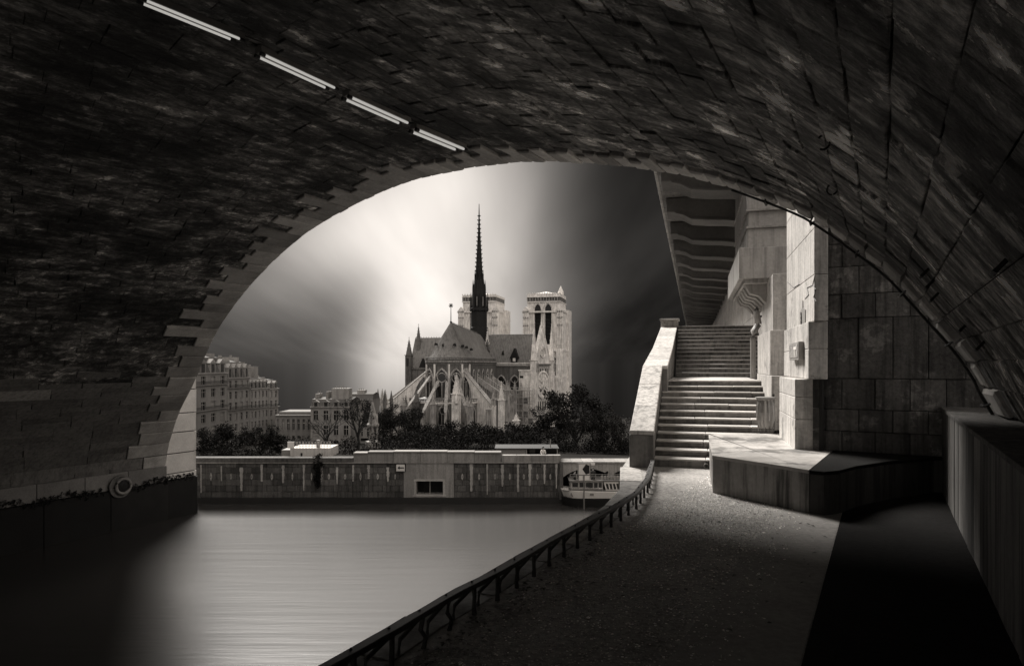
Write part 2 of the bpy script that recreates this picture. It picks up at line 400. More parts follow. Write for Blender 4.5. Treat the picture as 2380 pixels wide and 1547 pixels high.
# ================================================================== the bridge
FD = (SL - SR).normalized()
def edge_uz(px, py):
    m = (px - CX) / FP; u = (m * SR.y - SR.x) / (FD.x - m * FD.y); d = SR.y + FD.y * u
    return u, EYE - (py - CY) / FP * d
epx = [(2352, 1010), (2310, 935), (2280, 870), (2230, 800), (2180, 745), (2130, 690), (2075, 632), (2000, 575), (1910, 512), (1850, 480), (1720, 433), (1640, 411), (1530, 389), (1420, 376), (1300, 370), (1180, 374), (1080, 388), (960, 415), (850, 460), (740, 520), (680, 565), (620, 620), (560, 688), (512, 755), (480, 818), (450, 890), (432, 925), (415, 960), (400, 1005), (388, 1050), (383, 1110), (380, 1215)]
ctl = np.array([edge_uz(*p) for p in epx])
ctl = np.vstack([[ctl[0, 0] - 0.05, -0.4], ctl])
# smooth, then resample by arc length
dense = []
for i in range(len(ctl) - 1):
    p0, p1, p2, p3 = ctl[max(i - 1, 0)], ctl[i], ctl[i + 1], ctl[min(i + 2, len(ctl) - 1)]
    for j in range(16):
        t = j / 16
        dense.append(0.5 * (2 * p1 + (p2 - p0) * t + (2 * p0 - 5 * p1 + 4 * p2 - p3) * t * t + (3 * p1 - p0 - 3 * p2 + p3) * t ** 3))
dense.append(ctl[-1]); dense = np.array(dense)
for _ in range(12): dense[1:-1] = (dense[:-2] + 2 * dense[1:-1] + dense[2:]) / 4
seg = np.r_[0, np.cumsum(np.linalg.norm(np.diff(dense, axis=0), axis=1))]; ARC = seg[-1]
def prof(s):
    return float(np.interp(s, seg, dense[:, 0])), float(np.interp(s, seg, dense[:, 1]))
def VS(s, w, off=0.0):
    u, z = prof(s); u2, z2 = prof(min(s + .05, ARC)); u1, z1 = prof(max(s - .05, 0))
    du, dz_ = u2 - u1, z2 - z1; L = math.hypot(du, dz_) or 1
    # inward normal in the face plane (towards the opening)
    nu, nz = dz_ / L, -du / L
    return SR + FD * (u + nu * off) - AX * w + Vector((0, 0, z + nz * off))
bridge = thing('stone_bridge', 'great dark stone bridge arch framing the whole view over the river', 'bridge', BF(0.6, 0, 0))
# courses
cuts = [0.0]
while cuts[-1] < ARC - 0.5:
    d = VS(cuts[-1], 0).y; cuts.append(cuts[-1] + max(0.42, min(1.75, 0.0285 * d)) * U(.93, 1.07))
cuts[-1] = ARC
core = MB(); sseg = list(np.linspace(0, ARC, 90)); wsg = [0.4, 5, 12, 22, 35, 55, 75]
for s in sseg:
    for w in wsg: core.v.append(tuple(VS(s, w, -0.06)))
nw = len(wsg)
for i in range(len(sseg) - 1):
    for j in range(nw - 1): core.f.append([i * nw + j, i * nw + j + 1, (i + 1) * nw + j + 1, (i + 1) * nw + j]); core.t.append(0)
core.build('vault_core', M_VAULTC, bridge, normals=False)
def on_screen(p, mx=0.0):
    if p.y < 0.3: return None
    x, y = CX + FP * p.x / p.y, CY - FP * (p.z - EYE) / p.y
    return (x, y) if -mx < x < 2380 + mx and -mx < y < 1547 + mx else None
def block(mb, s0, s1, w0, w1, proud, tone, gap=0.005, ch=0.012, back=-0.07):
    c = min(ch, (s1 - s0) * .12)
    a = [VS(s0 + gap, w0 + gap, back), VS(s1 - gap, w0 + gap, back), VS(s1 - gap, w1 - gap, back), VS(s0 + gap, w1 - gap, back)]
    m = [VS(s0 + gap, w0 + gap, proud - c * .7), VS(s1 - gap, w0 + gap, proud - c * .7), VS(s1 - gap, w1 - gap, proud - c * .7), VS(s0 + gap, w1 - gap, proud - c * .7)]
    b = [VS(s0 + gap + c, w0 + gap + c, proud + U(-.008, .008)), VS(s1 - gap - c, w0 + gap + c, proud + U(-.008, .008)), VS(s1 - gap - c, w1 - gap - c, proud + U(-.008, .008)), VS(s0 + gap + c, w1 - gap - c, proud + U(-.008, .008))]
    f = [(8, 9, 10, 11)]
    for i in range(4):
        j = (i + 1) % 4; f += [(i, j, 4 + j, 4 + i), (4 + i, 4 + j, 8 + j, 8 + i)]
    mb.add(a + m + b, f, tone)
blocks = []
quoins = []
for i in range(len(cuts) - 1):
    s0, s1 = cuts[i], cuts[i + 1]; h = s1 - s0
    w = h * (2.3 if i % 2 else 1.45) * U(.7, 1.3)
    quoins.append((s0, s1, -0.03, w))
    wmax = 46
    while w < wmax:
        l = h * U(1.0, 1.9) if h < .62 else h * U(1.5, 2.8)
        pr = U(-.022, .018) if w < 9 and h < .7 else U(-.006, .006)
        if rnd() < .05: pr -= .025
        c = VS((s0 + s1) / 2, w + l / 2)
        sc = on_screen(c, 1500)
        corner = on_screen(VS(s0, w), 1500) or on_screen(VS(s1, w + l), 1500) or on_screen(VS(s1, w), 1500)
        if sc or corner:
            area = 0
            if on_screen(c, 60):
                q = [VS(a_, b_) for a_, b_ in ((s0, w), (s1, w), (s1, w + l), (s0, w + l))]
                if all(v.y > .5 for v in q):
                    xy = [(FP * v.x / v.y, FP * v.z / v.y) for v in q]
                    area = abs(sum(xy[a_][0] * xy[(a_ + 1) % 4][1] - xy[(a_ + 1) % 4][0] * xy[a_][1] for a_ in range(4))) / 2
            tone = U(-.2, .2) + (U(.6, 1.6) if rnd() < .05 else 0)
            if h > .95 and rnd() < .85 and True:
                mid = (s0 + s1) / 2 * 1.0
                blocks.append((area / 2, s0, mid, w, w + l, pr, tone)); blocks.append((area / 2, mid, s1, w, w + l * .98, pr + U(-.006, .006), U(-.2, .2)))
            else: blocks.append((area, s0, s1, w, w + l, pr, tone))
        w += l
def pier_zone(s, w): u, z = prof(s); return u > 30 and z < 1.6 + .5 * math.sin(w * 1.3)
blocks.sort(key=lambda b: -b[0])
rest = MB(); restp = MB()
for i, (ar, s0, s1, w0, w1, pr, tone) in enumerate(blocks):
    if i < 280:
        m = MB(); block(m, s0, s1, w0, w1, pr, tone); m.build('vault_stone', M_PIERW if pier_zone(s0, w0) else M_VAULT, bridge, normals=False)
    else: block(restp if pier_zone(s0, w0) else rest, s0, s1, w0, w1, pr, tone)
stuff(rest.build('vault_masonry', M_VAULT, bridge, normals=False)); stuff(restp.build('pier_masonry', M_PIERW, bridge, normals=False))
for i, (s0, s1, w0, w1) in enumerate(quoins):
    m = MB(); mid = VS((s0 + s1) / 2, 0)
    # voussoir: solid wedge with its own depth on the face
    block(m, s0, s1, w0, w1, 0.09 + U(-.02, .02), U(-.3, .3), gap=max(.02, .0011 * mid.y), ch=.05, back=-0.9)
    m.add([VS(s0 + .02, w0 + .02, .02), VS(s1 - .02, w0 + .02, .02), VS(s1 - .02, w0 + .02, -.9), VS(s0 + .02, w0 + .02, -.9)], [(0, 1, 2, 3)], 0)
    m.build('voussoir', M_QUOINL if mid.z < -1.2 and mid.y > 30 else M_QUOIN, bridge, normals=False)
# face wall and roadway of the bridge above the arch
fw = MB(); TOPZ = 13.0
for s in sseg:
    a = VS(s, 0.06, -0.5); u = (a - SR).dot(FD)
    fw.v += [tuple(a), (a.x, a.y, TOPZ)]
for i in range(len(sseg) - 1): fw.f.append([2 * i, 2 * i + 1, 2 * i + 3, 2 * i + 2]); fw.t.append(0)
fw.build('face_wall', M_ASHLAR, bridge, normals=False)
A0, A1 = SR - FD * 14, SL + FD * 20
def lift(p, z): return Vector((p.x, p.y, z))
MB().hexa([lift(p, TOPZ - .6) for p in (A0 + AX * .1, A1 + AX * .1, A1 - AX * 75, A0 - AX * 75)] + [lift(p, TOPZ + .3) for p in (A0 + AX * .1, A1 + AX * .1, A1 - AX * 75, A0 - AX * 75)]).build('roadway', M_ASPH, bridge)
# side closing on the right bank behind the vault
MB().hexa([lift(p, -3) for p in (BF(.5, .3, 0), BF(6, .3, 0), BF(6, 75, 0), BF(.5, 75, 0))] + [lift(p, 2.0) for p in (BF(.5, .3, 0), BF(6, .3, 0), BF(6, 75, 0), BF(.5, 75, 0))]).build('abutment', M_VAULTC, bridge)
# ---- left pier nose (cutwater) continuing the pier past the arch face, in stone courses
rows = [1215, 1112, 1098, 1052, 1004, 960, 905, 870, 820]
def nose_plan(grow):
    c0 = SL - PN * 0.0
    pts = [c0 - PN * (3.5) - AX * .4]
    pts += [c0 + PN * (0.05 + grow) - AX * .2]
    for i in range(9):
        a = i / 8 * math.pi * .5
        pts.append(c0 + PN * (-.55 + grow + .6 * math.cos(a)) + AX * (2.35 + grow + .75 * math.sin(a)))
    pts.append(c0 - PN * 3.5 + AX * (3.1 + grow))
    return pts
for i in range(len(rows) - 1):
    z0 = EYE - (rows[i] - CY) / FP * 58; z1 = EYE - (rows[i + 1] - CY) / FP * 58
    gr = 0.12 if i == 0 else (0.05 if i % 2 else 0.03)
    m = MB().prism([(p.x, p.y) for p in nose_plan(gr)], z0 + (.0 if i == 0 else .035), z1 - .035)
    m.build('pier_course', M_ALGAE if i == 0 else M_PIER, bridge, bevel=.05)
MB().prism([(p.x, p.y) for p in nose_plan(-.05)], -12.5, EYE - (825 - CY) / FP * 58).build('pier_core', M_VAULTC, bridge)
# bands of weed and pale plinth along the pier wall at the water
sA = float(np.interp(0, [0], [ARC])); 
def wall_band(z0, z1, off, m, name, wa=0.0, wb=24, n=6):
    b = MB(); c0 = SL
    for j in range(n):
        a_, b_ = wa + (wb - wa) * j / n + .02, wa + (wb - wa) * (j + 1) / n - .02
        q = [SL + PN * (-.9) - AX * a_, SL + PN * off - AX * a_, SL + PN * off - AX * b_, SL + PN * (-.9) - AX * b_]
        MB().hexa([lift(p, z0) for p in q] + [lift(p, z1) for p in q]).build(name, m, bridge, bevel=.04)
wall_band(-12.4, -7.45, .34, M_ALGAE, 'weed_course', n=5)
wall_band(-7.4, -6.1, .2, mat('pier_plinth', 0.16, var=.45, bump=.5, fine=.4), 'plinth_stone', wb=20, n=6)

# ------------------------------------------------------------------ fittings on the vault
def vault_hit(px, py):
    d = Vector(((px - CX) / FP, 1.0, -(py - CY) / FP)); o = Vector((0, 0, EYE)); last = None
    for i in range(1, 1400):
        t = i * 0.05; p = o + d * t; r = p - SR
        # solve r = FD*u - AX*w
        det = FD.x * (-AX.y) - (-AX.x) * FD.y
        u = (r.x * (-AX.y) - (-AX.x) * r.y) / det; w = (FD.x * r.y - FD.y * r.x) / det
        # inside test: nearest profile z for this u on the upper branch
        j = int(np.argmax(dense[:, 1]))
        if u < dense[j, 0]: zz = np.interp(u, dense[:j + 1, 0], dense[:j + 1, 1])
        else: zz = np.interp(u, dense[j:, 0], dense[j:, 1])
        if u < dense[0:j, 0].min() or u > dense[:, 0].max() or p.z > zz: return last or p, w
        last = p
    return last, 0
M_TUBE = emit('lamp_tube', 0.24)
lamp_px = [((372, 0), (565, 80)), ((600, 109), (780, 194)), ((803, 210), (948, 276)), ((960, 288), (1077, 337))]
lamp_lab = ['twin tube ceiling lamp cut by the top edge of the picture', 'long twin tube ceiling lamp second from the top left', 'twin tube ceiling lamp third in the row along the vault', 'shortest twin tube ceiling lamp nearest the arch opening']
for (a, b), lab in zip(lamp_px, lamp_lab):
    e = 1.25 if a[1] == 0 else 1
    h0, _ = vault_hit(a[0] + (a[0] - b[0]) * (e - 1), a[1] + (a[1] - b[1]) * (e - 1)); h1, _ = vault_hit(*b)
    dn = Vector((0, 0, -1)); h0 = h0 + dn * .12; h1 = h1 + dn * .12; t = (h1 - h0).normalized(); sd_ = t.cross(Vector((0, 0, 1))).normalized(); L = (h1 - h0).length
    lamp = thing('ceiling_lamp', lab, 'lamp', h0 + Vector((0, 0, .14)), 'tube lamps along the vault')
    sc = h0.y * .0075
    q = [h0 - sd_ * sc * 1.0 , h0 + sd_ * sc * 1.0, h1 + sd_ * sc * 1.0, h1 - sd_ * sc * 1.0]
    MB().hexa([p + Vector((0, 0, .0)) for p in q] + [p + Vector((0, 0, .16)) for p in q]).build('housing', M_GREY, lamp, bevel=.01)
    for fr_ in (.18, .82):
        c_ = h0 + t * L * fr_; MB().tube([c_ + Vector((0, 0, .12)), c_ + Vector((0, 0, .45))], sc * .22, 6).build('hanger', M_RUST, lamp)
    MB().tube([h1 + Vector((0, 0, .1)), h1 + t * L * .22 + Vector((0, 0, .12))], sc * .14, 6).build('cable', M_RUST, lamp)
    for sg in (-1, 1):
        c0, c1 = h0 + sd_ * sg * sc * .85 - Vector((0, 0, sc * .35)) + t * L * .02, h1 + sd_ * sg * sc * .85 - Vector((0, 0, sc * .35)) - t * L * (.03 if sg > 0 else .09)
        tb = MB().tube([c0, c1], sc * .26, 10).build('tube', M_TUBE, lamp, smooth=False)
        for c in (c0, c1): MB().tube([c - t * .05, c + t * .05], sc * .38, 8).build('socket', M_BLACK, lamp)
def iron_ring(px, py, rpx, name, label, gap=0.0):
    h, w = vault_hit(px, py); r = rpx / FP * h.y; c = h + Vector((0, -.06, -.1)); c = Vector((0, 0, EYE)) + (h - Vector((0, 0, EYE))) * .985
    pts = []
    for i in range(15):
        a = math.radians(-60) - gap + (2 * math.pi - gap * 2) * i / 14
        pts.append(c + Vector((math.cos(a) * r, -.02 * math.sin(a), math.sin(a) * r)))
    t = thing(name, label, 'ring', h, 'iron hooks on the vault')
    MB().tube(pts, r * .17, 7).build('loop', M_RUST, t, smooth=True)
    tip = max(pts, key=lambda p: p.x + p.z)
    MB().tube([tip, h + Vector((.04, .05, .06))], r * .16, 6).build('shank', M_RUST, t)
iron_ring(1914, 331, 15, 'iron_hook', 'open iron hook hanging high on the right side of the vault', .9)
iron_ring(1934, 440, 12, 'iron_ring', 'small closed iron ring eye low on the right of the vault', .15)
stp = [(2155, 626, 'iron staple highest in the cluster by the arch edge'), (2166, 653, 'iron staple just below the highest of the cluster'), (2176, 684, 'long slanting iron staple low in the arch edge cluster'), (2244, 754, 'single curved iron staple halfway down the arch side'), (2283, 797, 'lowest bent iron staple on the right arch side'), (2335, 605, 'iron staple farthest right on the vault stones')]
for px, py, lab in stp:
    h, w = vault_hit(px, py); c = Vector((0, 0, EYE)) + (h - Vector((0, 0, EYE))) * .99
    o = MB().tube([h + Vector((-.06, .03, -.09)), c + Vector((-.07, 0, -.08)), c + Vector((.06, 0, .05)), h + Vector((.08, .04, .05))], .02, 6).build('wall_staple', M_RUST, origin=h)
    tag(o, lab, 'staple', 'iron staples on the vault')
# conduit following the right edge of the arch
cs = [s for s in np.arange(0.6, 17, .3) if CX + FP * VS(s, 0).x / VS(s, 0).y > 1700]
cond = thing('cable_conduit', 'dark cable conduit clipped along the right edge of the arch', 'conduit', VS(.6, .12, .12))
MB().tube([VS(s, .05, .13) for s in cs], .024, 7).build('pipe', M_BLACK, cond)
for s in np.arange(1.2, cs[-1], 1.1):
    MB().tube([VS(s, .35, .03), VS(s, .25, .17), VS(s, .02, .18), VS(s, -.05, .08)], .018, 5).build('clip', M_RUST, cond)
# mooring ring in its niche and a square recess in the left pier
def on_pier(px, py):   # point on pier wall plane through SL containing AX
    m = (px - CX) / FP; w = (SL.x - m * SL.y) / (AX.x - m * AX.y); p = SL - AX * w
    return Vector((p.x, p.y, EYE - (py - CY) / FP * p.y)), w
p, w = on_pier(272, 1128); p = p + PN * .42
mr = thing('mooring_ring', 'round iron mooring ring in a niche low on the left pier', 'ring', p)
nx = AX; R_ = .72
MB().lathe([(R_ * 1.25, 0), (R_ * 1.25, .1), (R_ * 1.05, .12), (R_ * 1.0, .02)], 20, T=lambda x, y, z, c=p: c + AX * x + Vector((0, 0, y)) + PN * z).build('niche_rim', M_PIERW, mr)
ringp = [p + AX * (math.cos(a) * R_ * .8 + .15) + Vector((0, 0, math.sin(a) * R_ * .8)) + PN * .22 for a in np.linspace(0, 6.28, 21)]
MB().tube(ringp, .11, 8).build('ring', M_QUOIN, mr, smooth=True)
MB().lathe([(.45, 0), (.42, .2), (.2, .3)], 14, T=lambda x, y, z, c=p: c + AX * (x + .15) + Vector((0, 0, y)) + PN * z).build('boss', M_RUST, mr)
p, w = on_pier(305, 908); p = p + PN * .25
nb = thing('wall_niche', 'oval hollow worn into the dark left pier wall', 'niche', p)
MB().lathe([(1.05, .0), (1.1, .16), (.85, .2), (.8, .02)], 20, T=lambda x, y, z, c=p: c + AX * x * 1.15 + Vector((0, 0, y * .75)) + PN * z).build('rim', M_QUOIN, nb)
MB().lathe([(.8, .03), (.5, .05), (.25, .12)], 16, T=lambda x, y, z, c=p: c + AX * x * 1.15 + Vector((0, 0, y * .75)) + PN * z).build('back', M_VAULT, nb)

# ------------------------------------------------------------------ low board-marked wall on the right
lw = thing('low_wall', 'low board-marked concrete wall standing at the right of the path', 'wall', BF(-.55, 2, .34))
w = -2.0; i = 0
while w < 30:
    L = .62
    tn = U(-.45, .4)
    q0, q1 = w + .006, w + L - .006
    base = [BF(-.55 + U(-.006, .006), q0, 0), BF(.35, q0, 0), BF(.35, q1, 0), BF(-.55 + U(-.006, .006), q1, 0)]
    MB().hexa([lift(p, -.1) for p in base] + [lift(p, 1.56) for p in base], tn).build('panel', M_CONC, lw, bevel=.008)
    w += L; i += 1
MB().hexa([BF(-.58, -2.02, 1.563), BF(.9, -2.02, 1.563), BF(.9, 30, 1.563), BF(-.58, 30, 1.563), BF(-.58, -2.02, 1.62), BF(.9, -2.02, 1.62), BF(.9, 30, 1.62), BF(-.58, 30, 1.62)]).build('coping', M_ASHLAR, lw, bevel=.01)
MB().tube([BF(-.62, -2.06, .3), BF(-.62, -2.06, 1.72)], .035, 8).build('end_post', M_RUST, lw)

# ================================================================== platform, pillars, ashlar wall, staircase
pts = [(1648, 1008, .69), (1650, 1030, .69), (1657, 1059, .69), (1740, 1071, .69), (1828, 1083, .70), (1880, 1090, .71), (1916, 1092, .72), (1950, 1089, .72), (1990, 1080, .71), (2068, 1070, .7), (2170, 1063, .69)]
pf = [G(a, b, c) for a, b, c in pts]
poly = [(p.x, p.y) for p in pf] + [(q.x, q.y) for q in (BF(2.0, -2.4, 0), SF(2.6, 18.0, 0), SF(.35, 17.2, 0))]
plat = thing('stone_platform', 'low concrete platform with a rounded nose at the foot of the stairs', 'platform', pf[2] - Vector((0, 0, .69)))
MB().prism(poly[:6] + [(6.35, 13.45)] + poly[-2:], -.3, .64).build('body', M_PLAT, plat, bevel=.01); MB().prism([(poly[5][0] + .006, poly[5][1])] + poly[6:-2] + [(6.36, 13.45)], -.3, .638).build('nose_body', mat('shaded_concrete', .05, var=.5, scale=1.3, bump=.3, streak=.6, rv=.02), plat, bevel=.01)  # right part of the body coloured dark, standing in for shade
cx_, cy_ = sum(p[0] for p in poly) / len(poly), sum(p[1] for p in poly) / len(poly)
big = [(cx_ + (x - cx_) * 1.006, cy_ + (y - cy_) * 1.006) for x, y in poly]
bk = W_BACK = (6.35, 13.45)
MB().prism(big[:6] + [bk] + big[-2:], .643, .70).build('top_slab', mat('platform_top', .40, var=.5, scale=1.6, bump=.3, rv=.02, wet=.4, rough=.75, patch=(.5, .62, .35, .7)), plat, bevel=.012)
MB().prism([(big[5][0] + .01, big[5][1])] + big[6:-2] + [(bk[0] + .01, bk[1])], .643, .697).build('shaded_top', M_ASPH, plat, bevel=.012)  # right part of the top coloured black for the shade under the bridge
# big ashlar wall facing us behind the platform
ash = thing('ashlar_wall', 'tall wall of large dark stone blocks behind the platform', 'wall', SF(2.0, 14.5, .7))
W0 = Vector((6.02, 13.5, 0)); WD = Vector((.878, -.479, 0)); WB = Vector((.479, .878, 0))
rowz = [.70]
for py in (1005, 953, 880, 737, 680, 615, 560, 500, 430): rowz.append(EYE - (py - CY) / FP * 12.95)
rowz += [rowz[-1] + .7, rowz[-1] + 1.4, rowz[-1] + 2.1]
for r in range(len(rowz) - 1):
    x = -.1 - (.28 if r % 2 else 0)
    while x < 4.6:
        L = .575; x0, x1 = max(x, -.05), x + L
        if x1 - x0 > .08:
            pr = U(-.015, .02); g_ = .006
            q = [W0 + WD * (x0 + g_) + WB * pr * -1, W0 + WD * (x1 - g_) + WB * -pr, W0 + WD * (x1 - g_) + WB * .4, W0 + WD * (x0 + g_) + WB * .4]
            MB().hexa([lift(p, rowz[r] + g_) for p in q] + [lift(p, rowz[r + 1] - g_) for p in q], U(-.3, .3) + (.5 if r in (4, 5) else 0)).build('ashlar_block', M_ASHLAR, ash, bevel=.012)
        x += L
q = [W0 + WB * .05, W0 + WD * 4.7 + WB * .05, W0 + WD * 4.7 + WB * .6, W0 + WB * .6]
MB().hexa([lift(p, .3) for p in q] + [lift(p, rowz[-1] + .3) for p in q]).build('backing', M_VAULTC, ash)
dp = W0 + WD * .12 - WB * .09
pipe2 = thing('drain_pipe', 'thin dark vertical drain pipe between pillar and block wall', 'pipe', dp + Vector((0, 0, .7)))
MB().tube([lift(dp, .7), lift(dp, 7.2)], .045, 8).build('tube', M_RUST, pipe2)
for z in (1.6, 3.0, 4.4, 5.8): MB().tube([lift(dp + WB * .12, z), lift(dp - WB * .02, z)], .06, 8).build('bracket', M_RUST, pipe2)

# pillar group in the staircase frame
def sbox(name, l0, l1, f0, f1, z0, z1, m, par, bev=.015, tone=0.0):
    return MB().box(l0, l1, f0, f1, z0, z1, SF, tone).build(name, m, par, bevel=bev)
pil = thing('large_pillar', 'tall pale stepped pillar with sunlit side beside the platform', 'pillar', SF(2.2, 16, .69))
for z0, z1 in ((.69, 1.30), (1.305, 1.74), (1.745, 2.10)):
    sbox('base_block', 1.95, 2.52, 14.62, 17.2, z0, z1, M_PALE, pil)
for z0, z1 in ((2.105, 2.70), (2.705, 3.24)):
    sbox('middle_block', 2.17, 2.52, 14.42, 18.2, z0, z1, M_PALE, pil)
zz = 3.245
while zz < 8: sbox('shaft_block', 2.26, 2.51, 14.32, 18.4, zz, zz + .9, M_PALE, pil); zz += .905
p2 = thing('small_pillar', 'narrow stone pillar beside the upper steps, behind the large pillar', 'pillar', SF(2.1, 21, 1.4))
sbox('base_block', 1.93, 3.2, 18.7, 22.9, .69, 2.1, M_PALE, p2); sbox('plinth_block', 1.95, 3.2, 19.2, 22.9, 2.105, 3.30, M_PALE, p2); sbox('shaft_block', 2.06, 3.2, 19.6, 22.7, 3.305, 4.85, M_PALE, p2)
# corbelled upper block with projecting panels
cb = thing('corbelled_block', 'pale corbelled stone block jutting out above the small pillar', 'masonry', SF(2, 24, 4.85))
sbox('lower_block', 1.26, 3.2, 20.8, 27.5, 4.88, 5.78, M_CORB, cb, .02)
sbox('upper_panel', 1.50, 3.2, 20.95, 27.3, 5.785, 6.35, M_CORB, cb, .02); sbox('upper_panel', 1.52, 3.2, 21.0, 27.3, 6.41, 6.85, M_CORB, cb, .02)
sbox('upper_panel', 1.50, 3.2, 20.95, 27.3, 6.91, 7.7, M_CORB, cb, .02); sbox('upper_panel', 1.52, 3.2, 21.0, 27.3, 7.76, 9.2, M_CORB, cb, .02)
for z in (6.35, 6.85, 7.7): sbox('moulding', 1.46, 3.2, 20.88, 27.2, z + .003, z + .057, M_CORB, cb, .006)
sbox('string_course', 1.40, 3.0, 20.95, 27, 4.76, 4.877, M_CORB, cb, .01)
for i in range(6):
    f = 21.3 + i * .9
    MB().extr([SF(1.45, f, 4.757), SF(2.25, f, 4.757), SF(2.25, f, 4.2), SF(2.05, f, 4.2), SF(1.85, f, 4.42), SF(1.6, f, 4.5)], SF(0, .42, 0) - SF(0, 0, 0)).build('corbel', M_CORB, cb, bevel=.01)
# right wall of the upper flight going away under the promenade
up = thing('retaining_wall', 'long pale retaining wall rising beside the upper steps', 'wall', SF(2.7, 30, 0))
f = 22.95
while f < 118:
    L = 2.4 if f < 50 else 6
    for zi, (z0, z1) in enumerate(((0.1, 2.0), (2.005, 3.3), (3.305, 4.6), (4.605, 6.0), (6.005, 7.4), (7.405, 9.6))):
        sbox('wall_block', 2.64 + U(0, .015), 3.6, f + .006, f + L - .006, z0, z1, M_PALE, up, .02, U(-.15, .1))
    f += L
# drain pipe with swan neck on the stair wall
dr = thing('swan_neck_pipe', 'zinc drain pipe with a swan neck beside the steps', 'pipe', SF(1.88, 23.6, 1.6))
a = [SF(2.5, 23.6, 4.9), SF(2.2, 23.5, 4.72), SF(1.98, 23.4, 4.42), SF(1.95, 23.4, 4.1), SF(2.02, 23.4, 3.7)]
MB().tube(a, [.15, .13, .11, .10, .10], 10).build('neck', M_GALV, dr, smooth=True)
MB().tube([SF(2.02, 23.4, 3.7), SF(1.86, 23.4, 3.45), SF(1.85, 23.4, 3.2)], .10, 10).build('elbow', M_GALV, dr, smooth=True)
MB().tube([SF(1.85, 23.4, 3.25), SF(1.85, 23.4, 1.93)], .085, 10).build('downpipe', M_GALV, dr)
MB().lathe([(.16, 0), (.3, .25), (.33, .5)], 12, T=lambda x, y, z: SF(2.45 + x, 23.6 + y, 4.5 + z)).build('funnel', M_GALV, dr)
for z in (2.3, 3.0, 3.95): MB().tube([SF(2.3, 23.4, z), SF(1.95, 23.4, z)], .03, 6).build('clamp', M_RUST, dr)
# plaque, painted bottle sign and cracks on the lit side of the large pillar
def onpil(px, l):     # point on plane lateral = l
    a = math.atan((px - CX) / FP) - math.radians(15); return l / math.tan(a)
fa, fb = onpil(1868, 2.16), onpil(1846, 2.16)
pq = thing('wall_plaque', 'small worn square plaque on the lit side of the large pillar', 'sign', SF(2.1, fa, 2.45))
zt, zb = EYE - (793 - CY) / FP * SF(2.1, fa, 0).y, EYE - (836 - CY) / FP * SF(2.1, fa, 0).y
MB().box(2.06, 2.165, fa, fb, zb, zt, SF).build('frame', M_GALV, pq, bevel=.01)
M_PLAQ = mat('worn_plaque', .28, var=.6, scale=3, bump=.2, patch=(.5, .6, .3, 4))
MB().box(2.05, 2.062, fa + .06, fb - .05, zb + .05, zt - .05, SF).build('plate', M_PLAQ, pq)
MB().box(2.042, 2.051, fa + .35, fa + .42, zb + .1, zt - .1, SF).build('letter_mark', M_WHITE, pq); MB().box(2.042, 2.051, fa + .2, fa + .6, zt - .16, zt - .1, SF).build('letter_mark', M_WHITE, pq)
fa, fb = onpil(1872, 2.25), onpil(1859, 2.25); fm = (fa + fb) / 2; yy = SF(2.25, fm, 0).y
zf = lambda py: EYE - (py - CY) / FP * yy
bt = thing('painted_bottle', 'grey painted bottle with letters on the lit pillar side', 'graffiti', SF(2.25, fm, zf(755)))
M_STEN = mat('stencil_paint', .24, var=.4, scale=4, bump=.05); M_STEND = mat('stencil_ink', .07, var=.4, scale=4, bump=.05)
out = [(fa, zf(752)), (fb, zf(752)), (fb, zf(722)), (fm + .06, zf(716)), (fm + .04, zf(698)), (fm - .04, zf(698)), (fm - .06, zf(716)), (fa, zf(722))]
MB().extr([SF(2.252, f, z) for f, z in out], SF(.006, 0, 0) * -1 + SF(0, 0, 0)).build('outline', M_STEN, bt)
def glyph(ch, f0, z0, s):
    segs = {'L': [((0, 0), (0, 2)), ((0, 0), (1, 0))], '8': [((0, 0), (1, 0)), ((1, 0), (1, 2)), ((1, 2), (0, 2)), ((0, 2), (0, 0)), ((0, 1), (1, 1))], 'B': [((0, 0), (0, 2)), ((0, 2), (.8, 2)), ((.8, 2), (1, 1.5)), ((1, 1.5), (.7, 1)), ((0, 1), (.7, 1)), ((.7, 1), (1, .5)), ((1, .5), (.8, 0)), ((.8, 0), (0, 0))]}[ch]
    b = MB()
    for (a0, b0), (a1, b1) in segs: b.tube([SF(2.243, f0 - a0 * s, z0 + b0 * s), SF(2.243, f0 - a1 * s, z0 + b1 * s)], .018, 4)
    b.build('letter', M_STEND, bt)
gs = (zf(722) - zf(752)) / 9
for i, ch in enumerate('L8B'): glyph(ch, fm + .12, zf(722) - gs * (i + 1) * 2.9, gs)
cr = MB()
for pts_ in ([(1894, 640), (1889, 662), (1876, 668), (1880, 684), (1871, 694)], [(1889, 662), (1896, 672), (1891, 690), (1897, 700)], [(1830, 655), (1845, 668), (1858, 660)]):
    cr.tube([SF(2.256, onpil(x, 2.256), EYE - (y - CY) / FP * SF(2.25, onpil(x, 2.25), 0).y) for x, y in pts_], .008, 4)
cr.build('crack', M_BLACK, pil)

